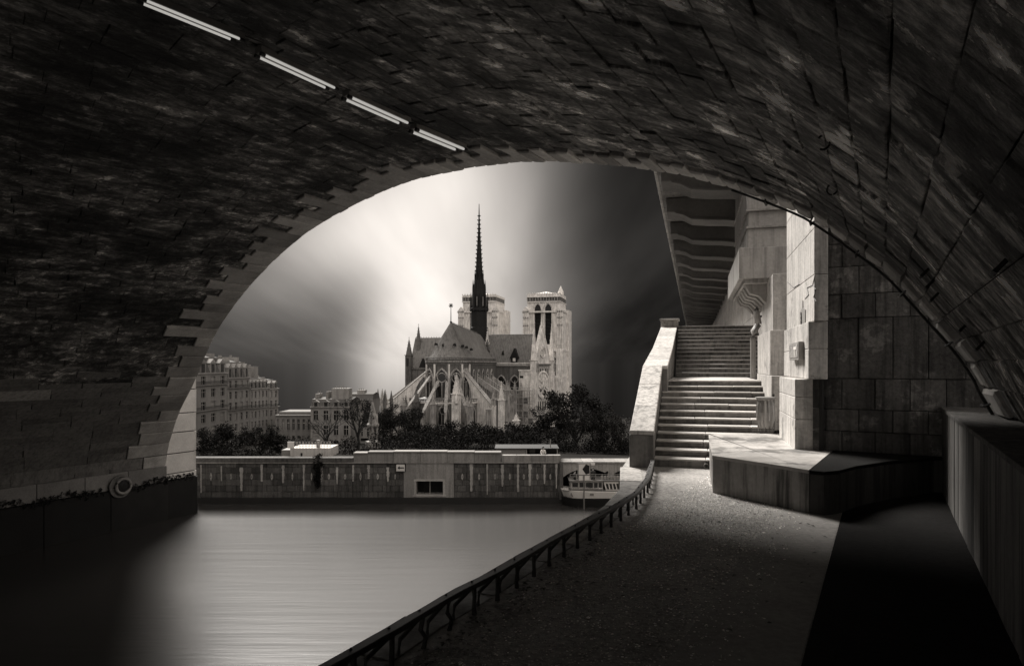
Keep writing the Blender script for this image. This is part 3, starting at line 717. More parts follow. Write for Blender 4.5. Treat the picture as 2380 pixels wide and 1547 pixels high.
# ------------------------------------------------------------------ staircase
stair = thing('stone_staircase', 'broad stone staircase in two flights climbing from the quay', 'staircase', SF(.5, 16.3, 0))
zl = [.2 + .1555 * i for i in range(12)]
def step_row(l0, l1, f0, f1, ft, z0, z1, th, tl):
    cut = [l0]; 
    while cut[-1] < l1 - 1.3: cut.append(cut[-1] + U(.85, 1.5))
    cut = cut + [l1] if l1 - cut[-1] > .3 else cut[:-1] + [l1]
    for a_, b_ in zip(cut[:-1], cut[1:]):
        dz_ = U(-.006, .004); g_ = .004
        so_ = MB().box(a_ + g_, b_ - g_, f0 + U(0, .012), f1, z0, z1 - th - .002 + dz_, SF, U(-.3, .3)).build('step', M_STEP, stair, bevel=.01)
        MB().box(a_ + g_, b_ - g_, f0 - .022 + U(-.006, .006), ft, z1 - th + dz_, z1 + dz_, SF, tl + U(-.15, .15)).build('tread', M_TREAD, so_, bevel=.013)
for i, z in enumerate(zl):
    f0 = 16.3 + .47 * i; f1 = f0 + .59 if i < 11 else 26.95
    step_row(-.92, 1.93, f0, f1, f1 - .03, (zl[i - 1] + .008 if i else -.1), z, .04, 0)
zu = zl[-1]
for i in range(13):
    f0 = 26.9 + .36 * i; z = zu + .168 * (i + 1)
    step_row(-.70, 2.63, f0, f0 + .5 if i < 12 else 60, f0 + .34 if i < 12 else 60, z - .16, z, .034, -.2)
MB().prism([(-.72, 26.8), (2.63, 26.8), (2.63, 60), (-.72, 60)], -.2, zu - .02, SF).build('core', M_STEP, stair)
# parapet of the staircase
par = thing('stair_parapet', 'sloping pale stone parapet on the river side of the stairs', 'parapet', SF(-1.2, 16.3, 0))
def slab(name, prof_, l0, l1, m, bev=.02):
    return MB().extr([SF(l0, f, z) for f, z in prof_], SF(l1 - l0, 0, 0)).build(name, m, par, bevel=bev)
PP = [(16.0, .86), (20.2, 2.36), (25.0, 2.98), (31.4, 4.08)]
def pz(f): return float(np.interp(f, [p[0] for p in PP], [p[1] for p in PP]))
slab('lower_wall', [(16.3, -.6), (20.6, -.6), (20.6, pz(20.6) - .1), (20.2, pz(20.2) - .1), (16.3, pz(16.3) - .1)], -1.40, -.93, M_STEP)
slab('newel', [(16.02, -.6), (16.55, -.6), (16.55, pz(16.55) - .11), (16.02, pz(16.02) - .11)], -1.46, -.90, M_STEP)
slab('upper_wall', [(20.6, -.6), (31.6, -.6), (31.6, 3.95), (25.0, pz(25) - .1), (20.6, pz(20.6) - .1)], -1.39, -.76, M_STEP)
fs_ = [15.98, 17.4, 18.8, 20.2, 21.8, 23.4, 25.0, 26.6, 28.2, 29.8, 31.35]
for f0, f1 in zip(fs_[:-1], fs_[1:]):
    slab('coping', [(f0, pz(f0) - .098), (f1 - .008, pz(f1) - .098), (f1 - .008, pz(f1)), (f0, pz(f0))], -1.45, -.89 if f0 < 20 else -.74, M_PALE)
slab('upper_newel', [(31.4, 3), (32.0, 3), (32.0, 4.35), (31.4, 4.35)], -1.45, -.70, M_PALE); slab('newel_cap', [(31.3, 4.353), (32.1, 4.353), (32.1, 4.45), (31.3, 4.45)], -1.5, -.64, M_PALE)
# rusted ring lying at the foot of the stairs
rp = G(1641, 1089); rr = .055
tag(MB().tube([rp + Vector((math.cos(a) * rr, 0.01 * math.cos(a), rr + .01 + math.sin(a) * rr)) for a in np.linspace(0, 6.28, 17)], .010, 6).build('metal_ring', M_GALV, origin=rp, smooth=True), 'small pale metal ring standing against the platform corner', 'ring')

# ------------------------------------------------------------------ litter bin: hoop, clear ribbed bag, post
bp_ = G(1779, 1004, .7); bin_ = thing('litter_bin', 'wire litter bin with a sagging clear bag beside the pillar', 'bin', bp_)
def BT(x, y, z): return bp_ + Vector((x, y, z))
bag = MB(); NB = 28
for zi, r in ((.10, .13), (.14, .17), (.3, .205), (.5, .215), (.68, .20), (.80, .17), (.84, .185)):
    for j in range(NB):
        a = 2 * math.pi * j / NB; rr = r * (1 + (.05 if j % 2 else -.04) + U(-.015, .015)); bag.v.append(tuple(BT(rr * math.cos(a), rr * math.sin(a), zi)))
for i in range(6):
    for j in range(NB): bag.f.append([i * NB + j, i * NB + (j + 1) % NB, (i + 1) * NB + (j + 1) % NB, (i + 1) * NB + j]); bag.t.append(U(-.3, .3))
bag.f.append(list(range(NB))); bag.t.append(0)
bag.build('bag', mat('bag_film', .3, var=.3, scale=4, bump=.1, rough=.3, spec=.6, streak=.4), bin_)
MB().tube([BT(.2 * math.cos(a), .2 * math.sin(a), .84) for a in np.linspace(0, 6.28, 21)], .018, 6).build('hoop', M_GALV, bin_)
MB().lathe([(.245, .85), (.25, .87), (.2, .885)], 18, T=BT).build('lid', M_GREY, bin_)
for j in range(12):
    a = 2 * math.pi * j / 12; MB().tube([BT(.2 * math.cos(a), .2 * math.sin(a), .84), BT(.225 * math.cos(a), .225 * math.sin(a), .5), BT(.17 * math.cos(a), .17 * math.sin(a), .03)], .006, 4).build('wire', M_GALV, bin_)
MB().tube([BT(.24, .1, 0), BT(.24, .1, .95)], .03, 8).build('post', M_IRON, bin_)

# ------------------------------------------------------------------ promenade overhanging on consoles
prom = thing('overhanging_promenade', 'overhanging promenade deck carried on a row of curved brackets', 'promenade', SF(2.6, 30, 9))
L0 = -1.30; ZD = 9.30
sbox('deck_slab', L0, 2.6, 22.5, 150, ZD, ZD + .35, M_STEP, prom, .02)
sbox('edge_beam', L0 - .12, L0 + .22, 22.5, 150, ZD + .10, ZD + .75, M_PALE, prom, .03)
sbox('ceiling_strip', 1.9, 2.6, 22.5, 150, ZD - .22, ZD - .003, M_STEP, prom, .02)
f = 24.0; 
while f < 118:
    base = [(2.6, -.02), (2.6, -1.15), (2.1, -1.13), (1.3, -1.02), (.5, -.97), (-.1, -.90), (-.45, -.70), (-.75, -.62), (-1.12, -.60), (-1.12, -.02)]
    MB().extr([SF(l, f, ZD + z) for l, z in base], SF(0, 1.5, 0)).build('console', M_CONS, prom, bevel=.03)
    MB().extr([SF(l, f - .06, ZD + z - .05) for l, z in base[1:8]] + [SF(l, f - .06, ZD + z + .02) for l, z in reversed(base[1:8])], SF(0, .3, 0)).build('console_rib', M_CONS, prom)
    f += 4.9
# ================================================================== far bank: embankment wall, boat, buildings, trees
DW = 63.4
M_EMB = mat('embankment_stone', 0.10, var=0.45, scale=0.8, bump=0.5, streak=0.45, fine=0.6, bdist=0.08)
M_EMBL = mat('embankment_pale', 0.30, var=0.3, scale=0.8, bump=0.3, streak=0.3, fine=0.4)
M_LIME = mat('lime_streak', 0.36, var=0.4, scale=1.5, bump=0.3, fine=0.5)
M_WETB = mat('wet_base', 0.03, var=0.3, bump=0.3)
M_GLASS = mat('dark_pane', 0.012, var=0.2, bump=0.0, rough=0.2, spec=0.6)
def X(px, d=DW): return (px - CX) / FP * d
def Z(py, d=DW): return EYE - (py - CY) / FP * d
def pbox(name, px0, px1, py0, py1, m, par, y0=-.1, y1=.0, d=DW, bev=0.0, tone=0.0):
    """box between two pixel columns and rows on the plane at depth d, from d+y0 to d+y1"""
    return MB().box(X(px0, d), X(px1, d), d + y0, d + y1, Z(py1, d), Z(py0, d), None, tone).build(name, m, par, bevel=bev)
emb = thing('embankment_wall', 'long stained embankment wall with white lime streaks across the river', 'wall', (X(880), DW, WATER_Z))
zc = Z(1074)
# wall in panels between the streaks
sl = [440, 468, 513, 561, 609, 655, 704, 744, 785, 819, 857, 899, 938]
sr = [1055, 1094, 1133, 1168, 1202, 1233, 1265, 1293, 1307]
for arr in (sl, sr):
    for a, b in zip(arr[:-1], arr[1:]):
        yy = [1073, 1086, 1100, 1114, 1128, 1142, 1156]; xm = (a + b) / 2
        for r_i in range(6):
            for c0, c1 in (((a, xm), (xm, b)) if r_i % 2 else ((a, a + (b - a) * .22), (a + (b - a) * .22, b - (b - a) * .25), (b - (b - a) * .25, b))):
                pbox('wall_stone', c0 + .25, c1 - .25, yy[r_i] + .2, yy[r_i + 1] - .2, M_EMB, emb, U(0, .07), 2.4, bev=.03, tone=U(-.3, .3))
        pbox('wall_backing', a, b, 1073.5, 1156, M_WETB, emb, .12, 2.3)
def streak_strip(px, py0, py1, w):
    m = MB(); n = 14; x = X(px); lf = []; rt = []
    for i in range(n + 1):
        z = Z(py0) + (Z(py1) - Z(py0)) * i / n; ww = w * (1.1 - .5 * i / n) * U(.65, 1.25)
        lf.append((x - ww * U(.7, 1.2), z)); rt.append((x + ww * U(.7, 1.2), z))
    vs = [(a, DW - .035, z) for a, z in lf] + [(a, DW - .035, z) for a, z in rt] + [(a - .02, DW + .05, z) for a, z in lf] + [(a + .02, DW + .05, z) for a, z in rt]
    k_ = n + 1; fs = []
    for i in range(n): fs += [(i, k_ + i, k_ + i + 1, i + 1), (2 * k_ + i, i, i + 1, 2 * k_ + i + 1), (k_ + i, 3 * k_ + i, 3 * k_ + i + 1, k_ + i + 1)]
    m.add(vs, fs).build('lime_streak', M_LIME, emb, normals=False)
for px in sl[1:-1]: streak_strip(px + U(-3, 3), 1078 + U(0, 8), 1110 + U(0, 36), U(.04, .13))
for px in sr[1:-1]: streak_strip(px + U(-2, 2), 1077 + U(0, 3), 1118 + U(0, 34), U(.06, .15))
def anchor_mark(px, d_=0):
    c = (X(px), DW, Z(1107)); h = U(.28, .4); w = U(.06, .1)
    MB().extr([(c[0], DW - .05, c[2] + h), (c[0] + w, DW - .05, c[2] + .1), (c[0] + w, DW - .05, c[2] - .12), (c[0], DW - .05, c[2] - h), (c[0] - w, DW - .05, c[2] - .12), (c[0] - w, DW - .05, c[2] + .1)], (0, .1, 0)).build('drain_mark', M_LIME, emb)
    MB().lathe([(.045, 0), (.04, .03)], 8, T=lambda x, y, z: Vector((c[0] + x, DW - .05 - z, c[2] + y))).build('drain_hole', M_BLACK, emb)
for a, b in zip(sl[1:-1], sl[2:]): anchor_mark((a + b) / 2)
for a, b in zip(sr[:-2], sr[1:-1]): anchor_mark((a + b) / 2)
pbox('wet_footing', 440, 1309, 1155.6, 1230, M_WETB, emb, -.12, 2.4)
pbox('cornice', 440, 821, 1063, 1072.6, M_EMB, emb, -.16, 1.0, bev=.03); pbox('cornice_lip', 440, 936, 1072.9, 1076, M_EMBL, emb, -.10, .0, bev=.02)
# pale rebuilt section with a square culvert
for a, b, c, d in ((938.3, 967, 1073, 1155.3), (1030, 1054.7, 1073, 1155.3), (967.2, 1029.8, 1073, 1117), (967.2, 1029.8, 1149, 1155.3)): pbox('pale_panel', a, b, c, d, M_EMBL, emb, -.05, 2.4)
pbox('culvert_back', 966, 1031, 1116, 1150, M_BLACK, emb, 1.3, 1.5)
for a, b, c, d in ((962, 1035, 1113, 1117.5), (962, 967.5, 1117.6, 1149), (1029.5, 1035, 1117.6, 1149), (960, 1037, 1149.2, 1153)): pbox('culvert_frame', a, b, c, d, M_LIME, emb, -.1, .3, bev=.015)
for px in (985, 998, 1012): MB().tube([(X(px), DW + .5, Z(1118)), (X(px), DW + .5, Z(1149))], .045 if px == 998 else .02, 5).build('culvert_bar', M_LIME if px == 998 else M_RUST, emb)
# raised parapets
M_COP = mat('parapet_coping', 0.24, var=.2, scale=1, bump=.2)
px = 822
for i, (w, top) in enumerate([(33, 1051), (60, 1048.5), (62, 1047.5), (62, 1047.5), (64, 1048.5), (62, 1049.5)]):
    pbox('parapet_block', px + .2, px + w - .2, top + 3.2, 1072.6, M_EMBL, emb, -.1 + .02 * (i % 2), .8, bev=.02, tone=U(-.25, .0)); pbox('parapet_coping', px + .1, px + w - .1, top, top + 3, M_COP, emb, -.18, .9, bev=.02); px += w
pbox('parapet_lip', 822, 1302, 1072.8, 1075, M_EMBL, emb, -.14, .0)
px = 1166
for w in (34, 34, 34, 35): pbox('parapet_block', px + .2, px + w - .2, 1057.5, 1072.6, M_EMBL, emb, -.06, .7, bev=.02, tone=U(-.35, -.1)); px += w
# arrow sign on the wall
sg = thing('arrow_sign', 'white board with black left arrow on the embankment wall', 'sign', (X(932), DW - .2, Z(1094)))
pbox('board', 922, 943, 1076.5, 1093.5, M_WHITE, sg, -.22, -.16, bev=.01)
pbox('top_band', 921.5, 943.5, 1075, 1077.3, M_BLACK, sg, -.25, -.15); pbox('side_band', 942, 944, 1077.4, 1094, M_BLACK, sg, -.25, -.15)
MB().extr([(X(x), DW - .25, Z(y)) for x, y in ((925, 1085.5), (929.5, 1081.5), (929.5, 1084.3), (940, 1084.3), (940, 1086.7), (929.5, 1086.7), (929.5, 1089.5))], (0, .025, 0)).build('arrow', M_BLACK, sg)
# hanging ivy
def leaf_cloud(mb, c, r, n, size, squash=(1, 1, 1), tone=(-.5, .6)):
    for _ in range(n):
        while True:
            p = Vector((U(-1, 1), U(-1, 1), U(-1, 1)))
            if p.length < 1: break
        p = p * (.55 + .45 * rnd()); q = c + Vector((p.x * r * squash[0], p.y * r * squash[1], p.z * r * squash[2]))
        a = Vector((U(-1, 1), U(-1, 1), U(-1, 1))).normalized(); b = a.cross(Vector((U(-1, 1), U(-1, 1), U(-1, 1)))).normalized(); s = size * U(.6, 1.3)
        mb.add([q - a * s, q + b * s * .5, q + a * s, q - b * s * .5], [(0, 1, 2, 3)], U(*tone))
M_LEAF = mat('dark_foliage', 0.014, var=.3, scale=1, bump=0, rough=.9, rv=.15, spec=.05)
M_LEAF2 = mat('grey_foliage', 0.03, var=.3, scale=1, bump=0, rough=.9, rv=.15, spec=.05)
M_BARK = mat('bark', 0.02, var=.4, scale=2, bump=.4, rough=.9)
# ragged fringe of weed at the tide line of the left pier
wf = MB()
for i in range(260):
    w_ = 22 * rnd() ** 1.2; q_ = SL - AX * w_ + PN * .36; leaf_cloud(wf, Vector((q_.x, q_.y, -7.35 + U(-.25, .3) + .12 * math.sin(w_ * 1.7))), .16, 10, .09, (1, 1, 1.3))
for i in range(60):
    w_ = 2.6 * rnd(); q_ = SL + AX * w_ + PN * .14; leaf_cloud(wf, Vector((q_.x, q_.y, -7.3 + U(-.25, .28))), .14, 10, .08, (1, 1, 1.3))
stuff(wf.build('tide_weed', M_ALGAE, bridge, normals=False))
iv = thing('hanging_ivy', 'dark ivy hanging over the streaked embankment wall', 'ivy', (X(739), DW - .1, Z(1128)))
m = MB()
for i in range(24): leaf_cloud(m, Vector((X(739 + U(-9, 10) * (1 - .5 * i / 24)), DW - .12, Z(1058 + i * 3))), .35, 42, .09, (1, .3, 1))
m.build('foliage', M_LEAF, iv, normals=False)
MB().tube([(X(739), DW - .06, Z(1056)), (X(741), DW - .08, Z(1090)), (X(738), DW - .06, Z(1128))], .04, 5).build('stem', M_BARK, iv)
# white terrace with railing on top of the embankment
te = thing('white_terrace', 'white rooftop terrace with open railing above the embankment', 'kiosk', (X(720), DW + 2, Z(1060)))
dT = DW + 1.6
pbox('body', 674, 768, 1041, 1062, mat('terrace_paint', .5, var=.2, bump=.05, streak=.2), te, 0, 3, d=dT, bev=.03); pbox('side_annex', 652, 673.6, 1046, 1063, M_GREY, te, .3, 2.5, d=dT)
pbox('screen', 668.5, 683, 1026, 1041, M_WHITE, te, -.05, .05, d=dT)
for i in range(13): px = 683 + i * 7; pbox('rail_post', px, px + .9, 1026, 1041, M_WHITE, te, -.04, .0, d=dT)
for y in (1026, 1030.5, 1035): pbox('rail_bar', 683, 768.5, y, y + .8, M_GREY, te, .005, .04, d=dT)
pbox('chimney', 733, 740, 1023, 1041, M_GREY, te, .3, .6, d=dT); pbox('doorway', 699, 703, 1052, 1061, M_BLACK, te, -.03, .0, d=dT)
# kiosk on the right of the parapet
ki = thing('quay_kiosk', 'small flat-roofed kiosk behind the parapet near the boat', 'kiosk', (X(1220), DW + 1.5, Z(1060)))
pbox('roof', 1150, 1299, 1040.6, 1042.6, M_BLACK, ki, -.2, 3, d=dT); pbox('wall', 1152, 1222, 1042.7, 1064, mat('kiosk_wall', .22, var=.2, bump=.2), ki, .0, 2.5, d=dT); pbox('back_wall', 1222.2, 1296, 1042.7, 1064, M_BLACK, ki, 1.8, 2.4, d=dT)
pbox('poster', 1232, 1245, 1046, 1058, M_GREY, ki, 1.7, 1.79, d=dT)
for px in (1223, 1258, 1294.5): pbox('post', px, px + 1.8, 1042.7, 1064, M_LIME, ki, .0, .1, d=dT)
tag(MB().tube([(X(1280, dT), dT + .5, Z(1043, dT)), (X(1280, dT), dT + .5, Z(1022, dT))], .05, 6).build('flag_pole', M_GREY, origin=(X(1280, dT), dT + .5, Z(1043, dT))), 'thin bare pole standing above the kiosk roof', 'pole')

# ------------------------------------------------------------------ people
def person(name, label, base, h, facing, top, skin=.34, legs=.02, lean=0.0, arms='down', hair=.02, coat=False, wide=1.0):
    """standing figure, one continuous body grown over a joint skeleton; base = point between the feet"""
    s = h / 1.75; b = Vector(base)
    fw_ = Vector((math.sin(facing), math.cos(facing), 0)); rt = Vector((fw_.y, -fw_.x, 0))
    def P_(r, f, z): return b + (rt * r + fw_ * (f + lean * max(0, z - .9)) + Vector((0, 0, z))) * s
    J = {'pel': P_(0, 0, .95), 'wai': P_(0, 0, 1.1), 'che': P_(0, .01, 1.3), 'nec': P_(0, 0, 1.47), 'hd0': P_(0, .01, 1.54), 'hd1': P_(0, .02, 1.66), 'hd2': P_(0, .01, 1.73)}
    R_ = {'pel': .15 * wide, 'wai': .14 * wide, 'che': .16 * wide, 'nec': .06, 'hd0': .075, 'hd1': .095, 'hd2': .06}
    E = [('pel', 'wai'), ('wai', 'che'), ('che', 'nec'), ('nec', 'hd0'), ('hd0', 'hd1'), ('hd1', 'hd2')]
    for sd_, n in ((-1, 'l'), (1, 'r')):
        J['sh' + n] = P_(.19 * sd_, 0, 1.40); R_['sh' + n] = .075
        if arms == 'rail': J['el' + n] = P_(.25 * sd_, .12, 1.17); J['wr' + n] = P_(.16 * sd_, .34, 1.08); J['ha' + n] = P_(.13 * sd_, .42, 1.08)
        elif arms == 'up' and sd_ > 0: J['el' + n] = P_(.34, .15, 1.5); J['wr' + n] = P_(.28, .28, 1.68); J['ha' + n] = P_(.25, .3, 1.76)
        else: J['el' + n] = P_(.25 * sd_, -.02, 1.12); J['wr' + n] = P_(.26 * sd_, .07, .88); J['ha' + n] = P_(.25 * sd_, .1, .78)
        R_['el' + n] = .05; R_['wr' + n] = .036; R_['ha' + n] = .042
        J['hip' + n] = P_(.1 * sd_, 0, .88); J['kn' + n] = P_(.11 * sd_, .03, .5); J['an' + n] = P_(.11 * sd_, -.01, .1); J['to' + n] = P_(.13 * sd_, .15, .05)
        R_['hip' + n] = .095; R_['kn' + n] = .06; R_['an' + n] = .045; R_['to' + n] = .04
        E += [('che', 'sh' + n), ('sh' + n, 'el' + n), ('el' + n, 'wr' + n), ('wr' + n, 'ha' + n), ('pel', 'hip' + n), ('hip' + n, 'kn' + n), ('kn' + n, 'an' + n), ('an' + n, 'to' + n)]
    ks = list(J); me = bpy.data.meshes.new(name); me.from_pydata([tuple(J[q] - b) for q in ks], [(ks.index(a), ks.index(c)) for a, c in E], [])
    ob = bpy.data.objects.new(name, me); COL.objects.link(ob); ob.location = b
    sk = ob.modifiers.new('skin', 'SKIN'); sk.use_smooth_shade = True
    for i, q in enumerate(ks): me.skin_vertices[0].data[i].radius = (R_[q] * s, R_[q] * s); me.skin_vertices[0].data[i].use_root = (q == 'pel')
    sb = ob.modifiers.new('subdivision', 'SUBSURF'); sb.levels = sb.render_levels = 1
    # clothing by height on the body: shoes and trousers, top, skin
    mt = bpy.data.materials.new(name + '_clothing'); mt.use_nodes = True; t = mt.node_tree; t.nodes.clear(); k = NT(t)
    pz = k.n('ShaderNodeSeparateXYZ', Vector=k.n('ShaderNodeTexCoord').outputs['Object']).outputs['Z']
    up_ = k.m('GREATER_THAN', pz, .93 * s); hd = k.m('GREATER_THAN', pz, 1.475 * s)
    v = k.m('ADD', k.m('MULTIPLY', k.m('SUBTRACT', 1.0, up_), legs), k.m('MULTIPLY', k.m('SUBTRACT', up_, hd), top))
    v = k.m('ADD', v, k.m('MULTIPLY', hd, skin))
    bs = k.n('ShaderNodeBsdfPrincipled'); k.set(bs.inputs['Base Color'], k.gray(v)); bs.inputs['Roughness'].default_value = .8
    o_ = k.n('ShaderNodeOutputMaterial'); t.links.new(bs.outputs[0], o_.inputs['Surface']); me.materials.append(mt)
    tag(ob, label, 'person')
    PW[ob.name] = b
    hm = MB()
    c = J['hd1'] + Vector((0, 0, .02 * s)) - fw_ * .02 * s
    hm.lathe([(.02 * s, .105 * s), (.075 * s, .085 * s), (.108 * s, .03 * s), (.105 * s, -.03 * s)], 10, T=lambda x, y, z: c + Vector((x, y, z)) - fw_ * (.02 * s if z < .05 * s else 0))
    hm.build('hair', M_BLACK, ob, smooth=True)
    fc = MB(); e = J['hd1'] + fw_ * .095 * s
    fc.lathe([(.001, .04 * s), (.018 * s, -.01 * s), (.001, -.02 * s)], 6, T=lambda x, y, z: e + Vector((x, y, z)))
    fc.build('nose', M_LIME, ob)
    return ob

# ------------------------------------------------------------------ river boat
DB = 61.6
def Xb(px): return X(px, DB)
def Zb(py): return Z(py, DB)
bo = thing('river_boat', 'white passenger river boat moored by the low arched bridge', 'boat', (Xb(1390), DB + 1.2, WATER_Z))
def hull_line(px0, px1, pyt, pyb, m, name, y0=0, y1=3.0):
    b = MB(); n = 16; ptop = []; pbot = []
    for i in range(n + 1):
        t = i / n; x = Xb(px0 + (px1 - px0) * t); bow = (1 - min(1, t / .22)) ** 2
        ptop.append((x, DB + y0 + bow * 1.1)); pbot.append((x + bow * .25, DB + y0 + .15 + bow * 1.2))
    for i in range(n + 1):
        tz = Zb(pyt + 2.4 * min(1, i / n * 2.2)); b.v += [(ptop[i][0], ptop[i][1], tz), (pbot[i][0], pbot[i][1], Zb(pyb)), (ptop[i][0], DB + y1, tz), (pbot[i][0], DB + y1, Zb(pyb))]
    for i in range(n):
        o = 4 * i; q = o + 4
        for f in ((o, q, q + 1, o + 1), (o, o + 2, q + 2, q), (o + 1, q + 1, q + 3, o + 3), (o + 2, o + 3, q + 3, q + 2)): b.f.append(list(f)); b.t.append(0)
    b.f += [[0, 1, 3, 2], [4 * n, 4 * n + 2, 4 * n + 3, 4 * n + 1]]; b.t += [0, 0]
    return b.build(name, m, bo)
hull_line(1306, 1500, 1141, 1158.5, M_WHITE, 'hull'); hull_line(1307, 1500, 1158.7, 1185, M_BLACK, 'boot_top', .02, 2.98)
def bb(name, a, b, c, d, m, y0, y1, par=None, bev=.0): return MB().box(Xb(a), Xb(b), DB + y0, DB + y1, Zb(d), Zb(c)).build(name, m, par or bo, bevel=bev)
bb('deck', 1310, 1495, 1141.5, 1143.3, M_GREY, .4, 2.7)
bb('cabin', 1328, 1404, 1121, 1141.4, mat('boat_cabin', .45, var=.15, bump=.05, rough=.5), .7, 2.6, bev=.03)
for a, b in ((1332, 1345), (1349, 1362), (1364, 1380), (1383, 1391), (1394, 1401)): 
    wn = bb('cabin_window', a, b, 1124, 1136, M_GLASS, .66, .72); bb('window_frame', a - .8, b + .8, 1136.2, 1137.2, M_WHITE, .62, .74, wn)
bb('cabin_roof', 1324, 1408, 1118, 1120.9, M_GREY, .5, 2.7, bev=.02)
MB().extr([(Xb(x), DB + .6, Zb(y)) for x, y in ((1405, 1121), (1440, 1121), (1440, 1142.6), (1411, 1142.6))], (0, 2.0, 0)).build('saloon', M_WHITE, bo, bevel=.02)
for i in range(4): MB().extr([(Xb(x + i * 8.2), DB + .57, Zb(y)) for x, y in ((1410, 1126), (1415.4, 1126), (1418.3, 1139), (1413, 1139))], (0, .04, 0)).build('saloon_window', M_GLASS, bo)
bb('saloon_roof', 1403, 1500, 1117.6, 1120.8, mat('boat_roof', .12, var=.2, bump=.05), .45, 2.75); bb('stern_saloon', 1441, 1498, 1121, 1142.6, M_GREY, .7, 2.5)
for a, b in ((1347, 1357), (1358.2, 1373)): bb('wind_panel', a, b, 1105.5, 1117.8, M_WHITE, .5, .56)
for i in range(9): bb('seat_back', 1400 + i * 7.4, 1405.5 + i * 7.4, 1109.5, 1117.5, M_LIME, 1.0, 1.15)
for y in (1104, 1109): MB().tube([(Xb(1326), DB + .52, Zb(y)), (Xb(1450), DB + .52, Zb(y))], .022, 5).build('deck_rail', M_GALV, bo)
for i in range(9): px = 1326 + i * 15; MB().tube([(Xb(px), DB + .5, Zb(1104)), (Xb(px), DB + .5, Zb(1118))], .02, 5).build('stanchion', M_GALV, bo)
for i in range(7): px = 1312 + i * 11; MB().tube([(Xb(px), DB + .5, Zb(1134)), (Xb(px), DB + .5, Zb(1142))], .02, 5).build('bow_stanchion', M_GALV, bo)
MB().tube([(Xb(1310), DB + .55, Zb(1134)), (Xb(1352), DB + .5, Zb(1134)), (Xb(1404), DB + .5, Zb(1138))], .025, 5).build('bow_rail', M_GALV, bo)
MB().lathe([(.2, 0), (.22, .03), (.1, .04)], 14, T=lambda x, y, z: Vector((Xb(1332) + x, DB - .02 - z + .35, Zb(1149.5) + y))).build('bow_emblem', M_GREY, bo)
bb('name_plate', 1371, 1380, 1146.5, 1150.5, M_GREY, -.03, .05)
bb('fender_strip', 1356.5, 1358, 1141.6, 1158, M_GREY, -.03, .05)
zdk = Zb(1117.9)
person('person', 'person in dark jacket with pale scarf standing on the boat deck', (Xb(1381), DB + .85, zdk - .55), 1.62, math.radians(195), .015, arms='down')
person('person', 'person in dark clothes at the bow end of the upper deck', (Xb(1338), DB + .9, zdk - .8), 1.62, math.radians(120), .02, arms='rail')
person('person', 'person in white leaning on the parapet by the kiosk', (X(1263, DW), DW + 1.05, Z(1083)), 1.7, math.radians(175), .7, arms='rail', lean=.25)
# channel sign on its post
cs_ = thing('channel_sign', 'square white sign with a black half diamond on a post', 'sign', (Xb(1357), DB - .5, WATER_Z))
dS = DB - .6
pbox('board', 1344.5, 1370.5, 1077, 1102, M_WHITE, cs_, -.06, .0, d=dS); 
for a, b, c, d in ((1342.5, 1372.5, 1074.8, 1077), (1342.5, 1372.5, 1102, 1104.2), (1342.5, 1344.6, 1077.05, 1101.95), (1370.4, 1372.5, 1077.05, 1101.95)): pbox('frame', a, b, c, d, M_GREY, cs_, -.1, .02, d=dS)
MB().extr([(X(x, dS), dS - .085, Z(y, dS)) for x, y in ((1361.5, 1078), (1369.5, 1081), (1369.5, 1099), (1361.5, 1101.5), (1353.5, 1089.7))], (0, .024, 0)).build('half_diamond', M_BLACK, cs_)
MB().tube([(X(1357.5, dS), dS + .06, WATER_Z - 1), (X(1357.5, dS), dS + .06, Z(1076, dS))], .06, 7).build('post', M_GREY, cs_)
pbox('small_board', 1373, 1382.5, 1076, 1080.5, M_WHITE, cs_, -.04, .02, d=dS); MB().tube([(X(1372, dS), dS + .04, Z(1078, dS)), (X(1383, dS), dS + .04, Z(1078, dS))], .02, 5).build('arm', M_GREY, cs_)
# low arched bridge behind the boat
fb = thing('arched_bridge', 'low pale stone bridge with flat arches behind the boat', 'bridge', (X(1400), DW, WATER_Z))
arch = [(1309, 1160), (1309, 1109)] + [(1309 + (1414 - 1309) * t, 1109 - 20.5 * math.sin(math.pi * (t * .93 + .0)) ** .8) for t in [i / 12 for i in range(1, 12)]] + [(1414, 1094), (1414, 1160)]
up_line = [(1428, 1160), (1428, 1100)] + [(1428 + 90 * t, 1100 - 12 * math.sin(math.pi * t) ** .8) for t in [i / 8 for i in range(1, 8)]] + [(1518, 1100), (1518, 1160), (1620, 1160), (1620, 1077), (1303, 1077), (1303, 1160)]
MB().extr([(X(x), DW + .1, Z(y)) for x, y in arch + up_line], (0, 2.2, 0)).build('spandrel', M_EMBL, fb)
px = 1303
while px < 1600: pbox('parapet_stone', px + .15, px + 25.85, 1072.5, 1076.8, M_EMBL, fb, -.05, 2.3, bev=.02, tone=U(-.2, .1)); px += 26
pbox('pilaster', 1300, 1308.5, 1072, 1160, M_EMB, fb, -.2, .09, bev=.03)

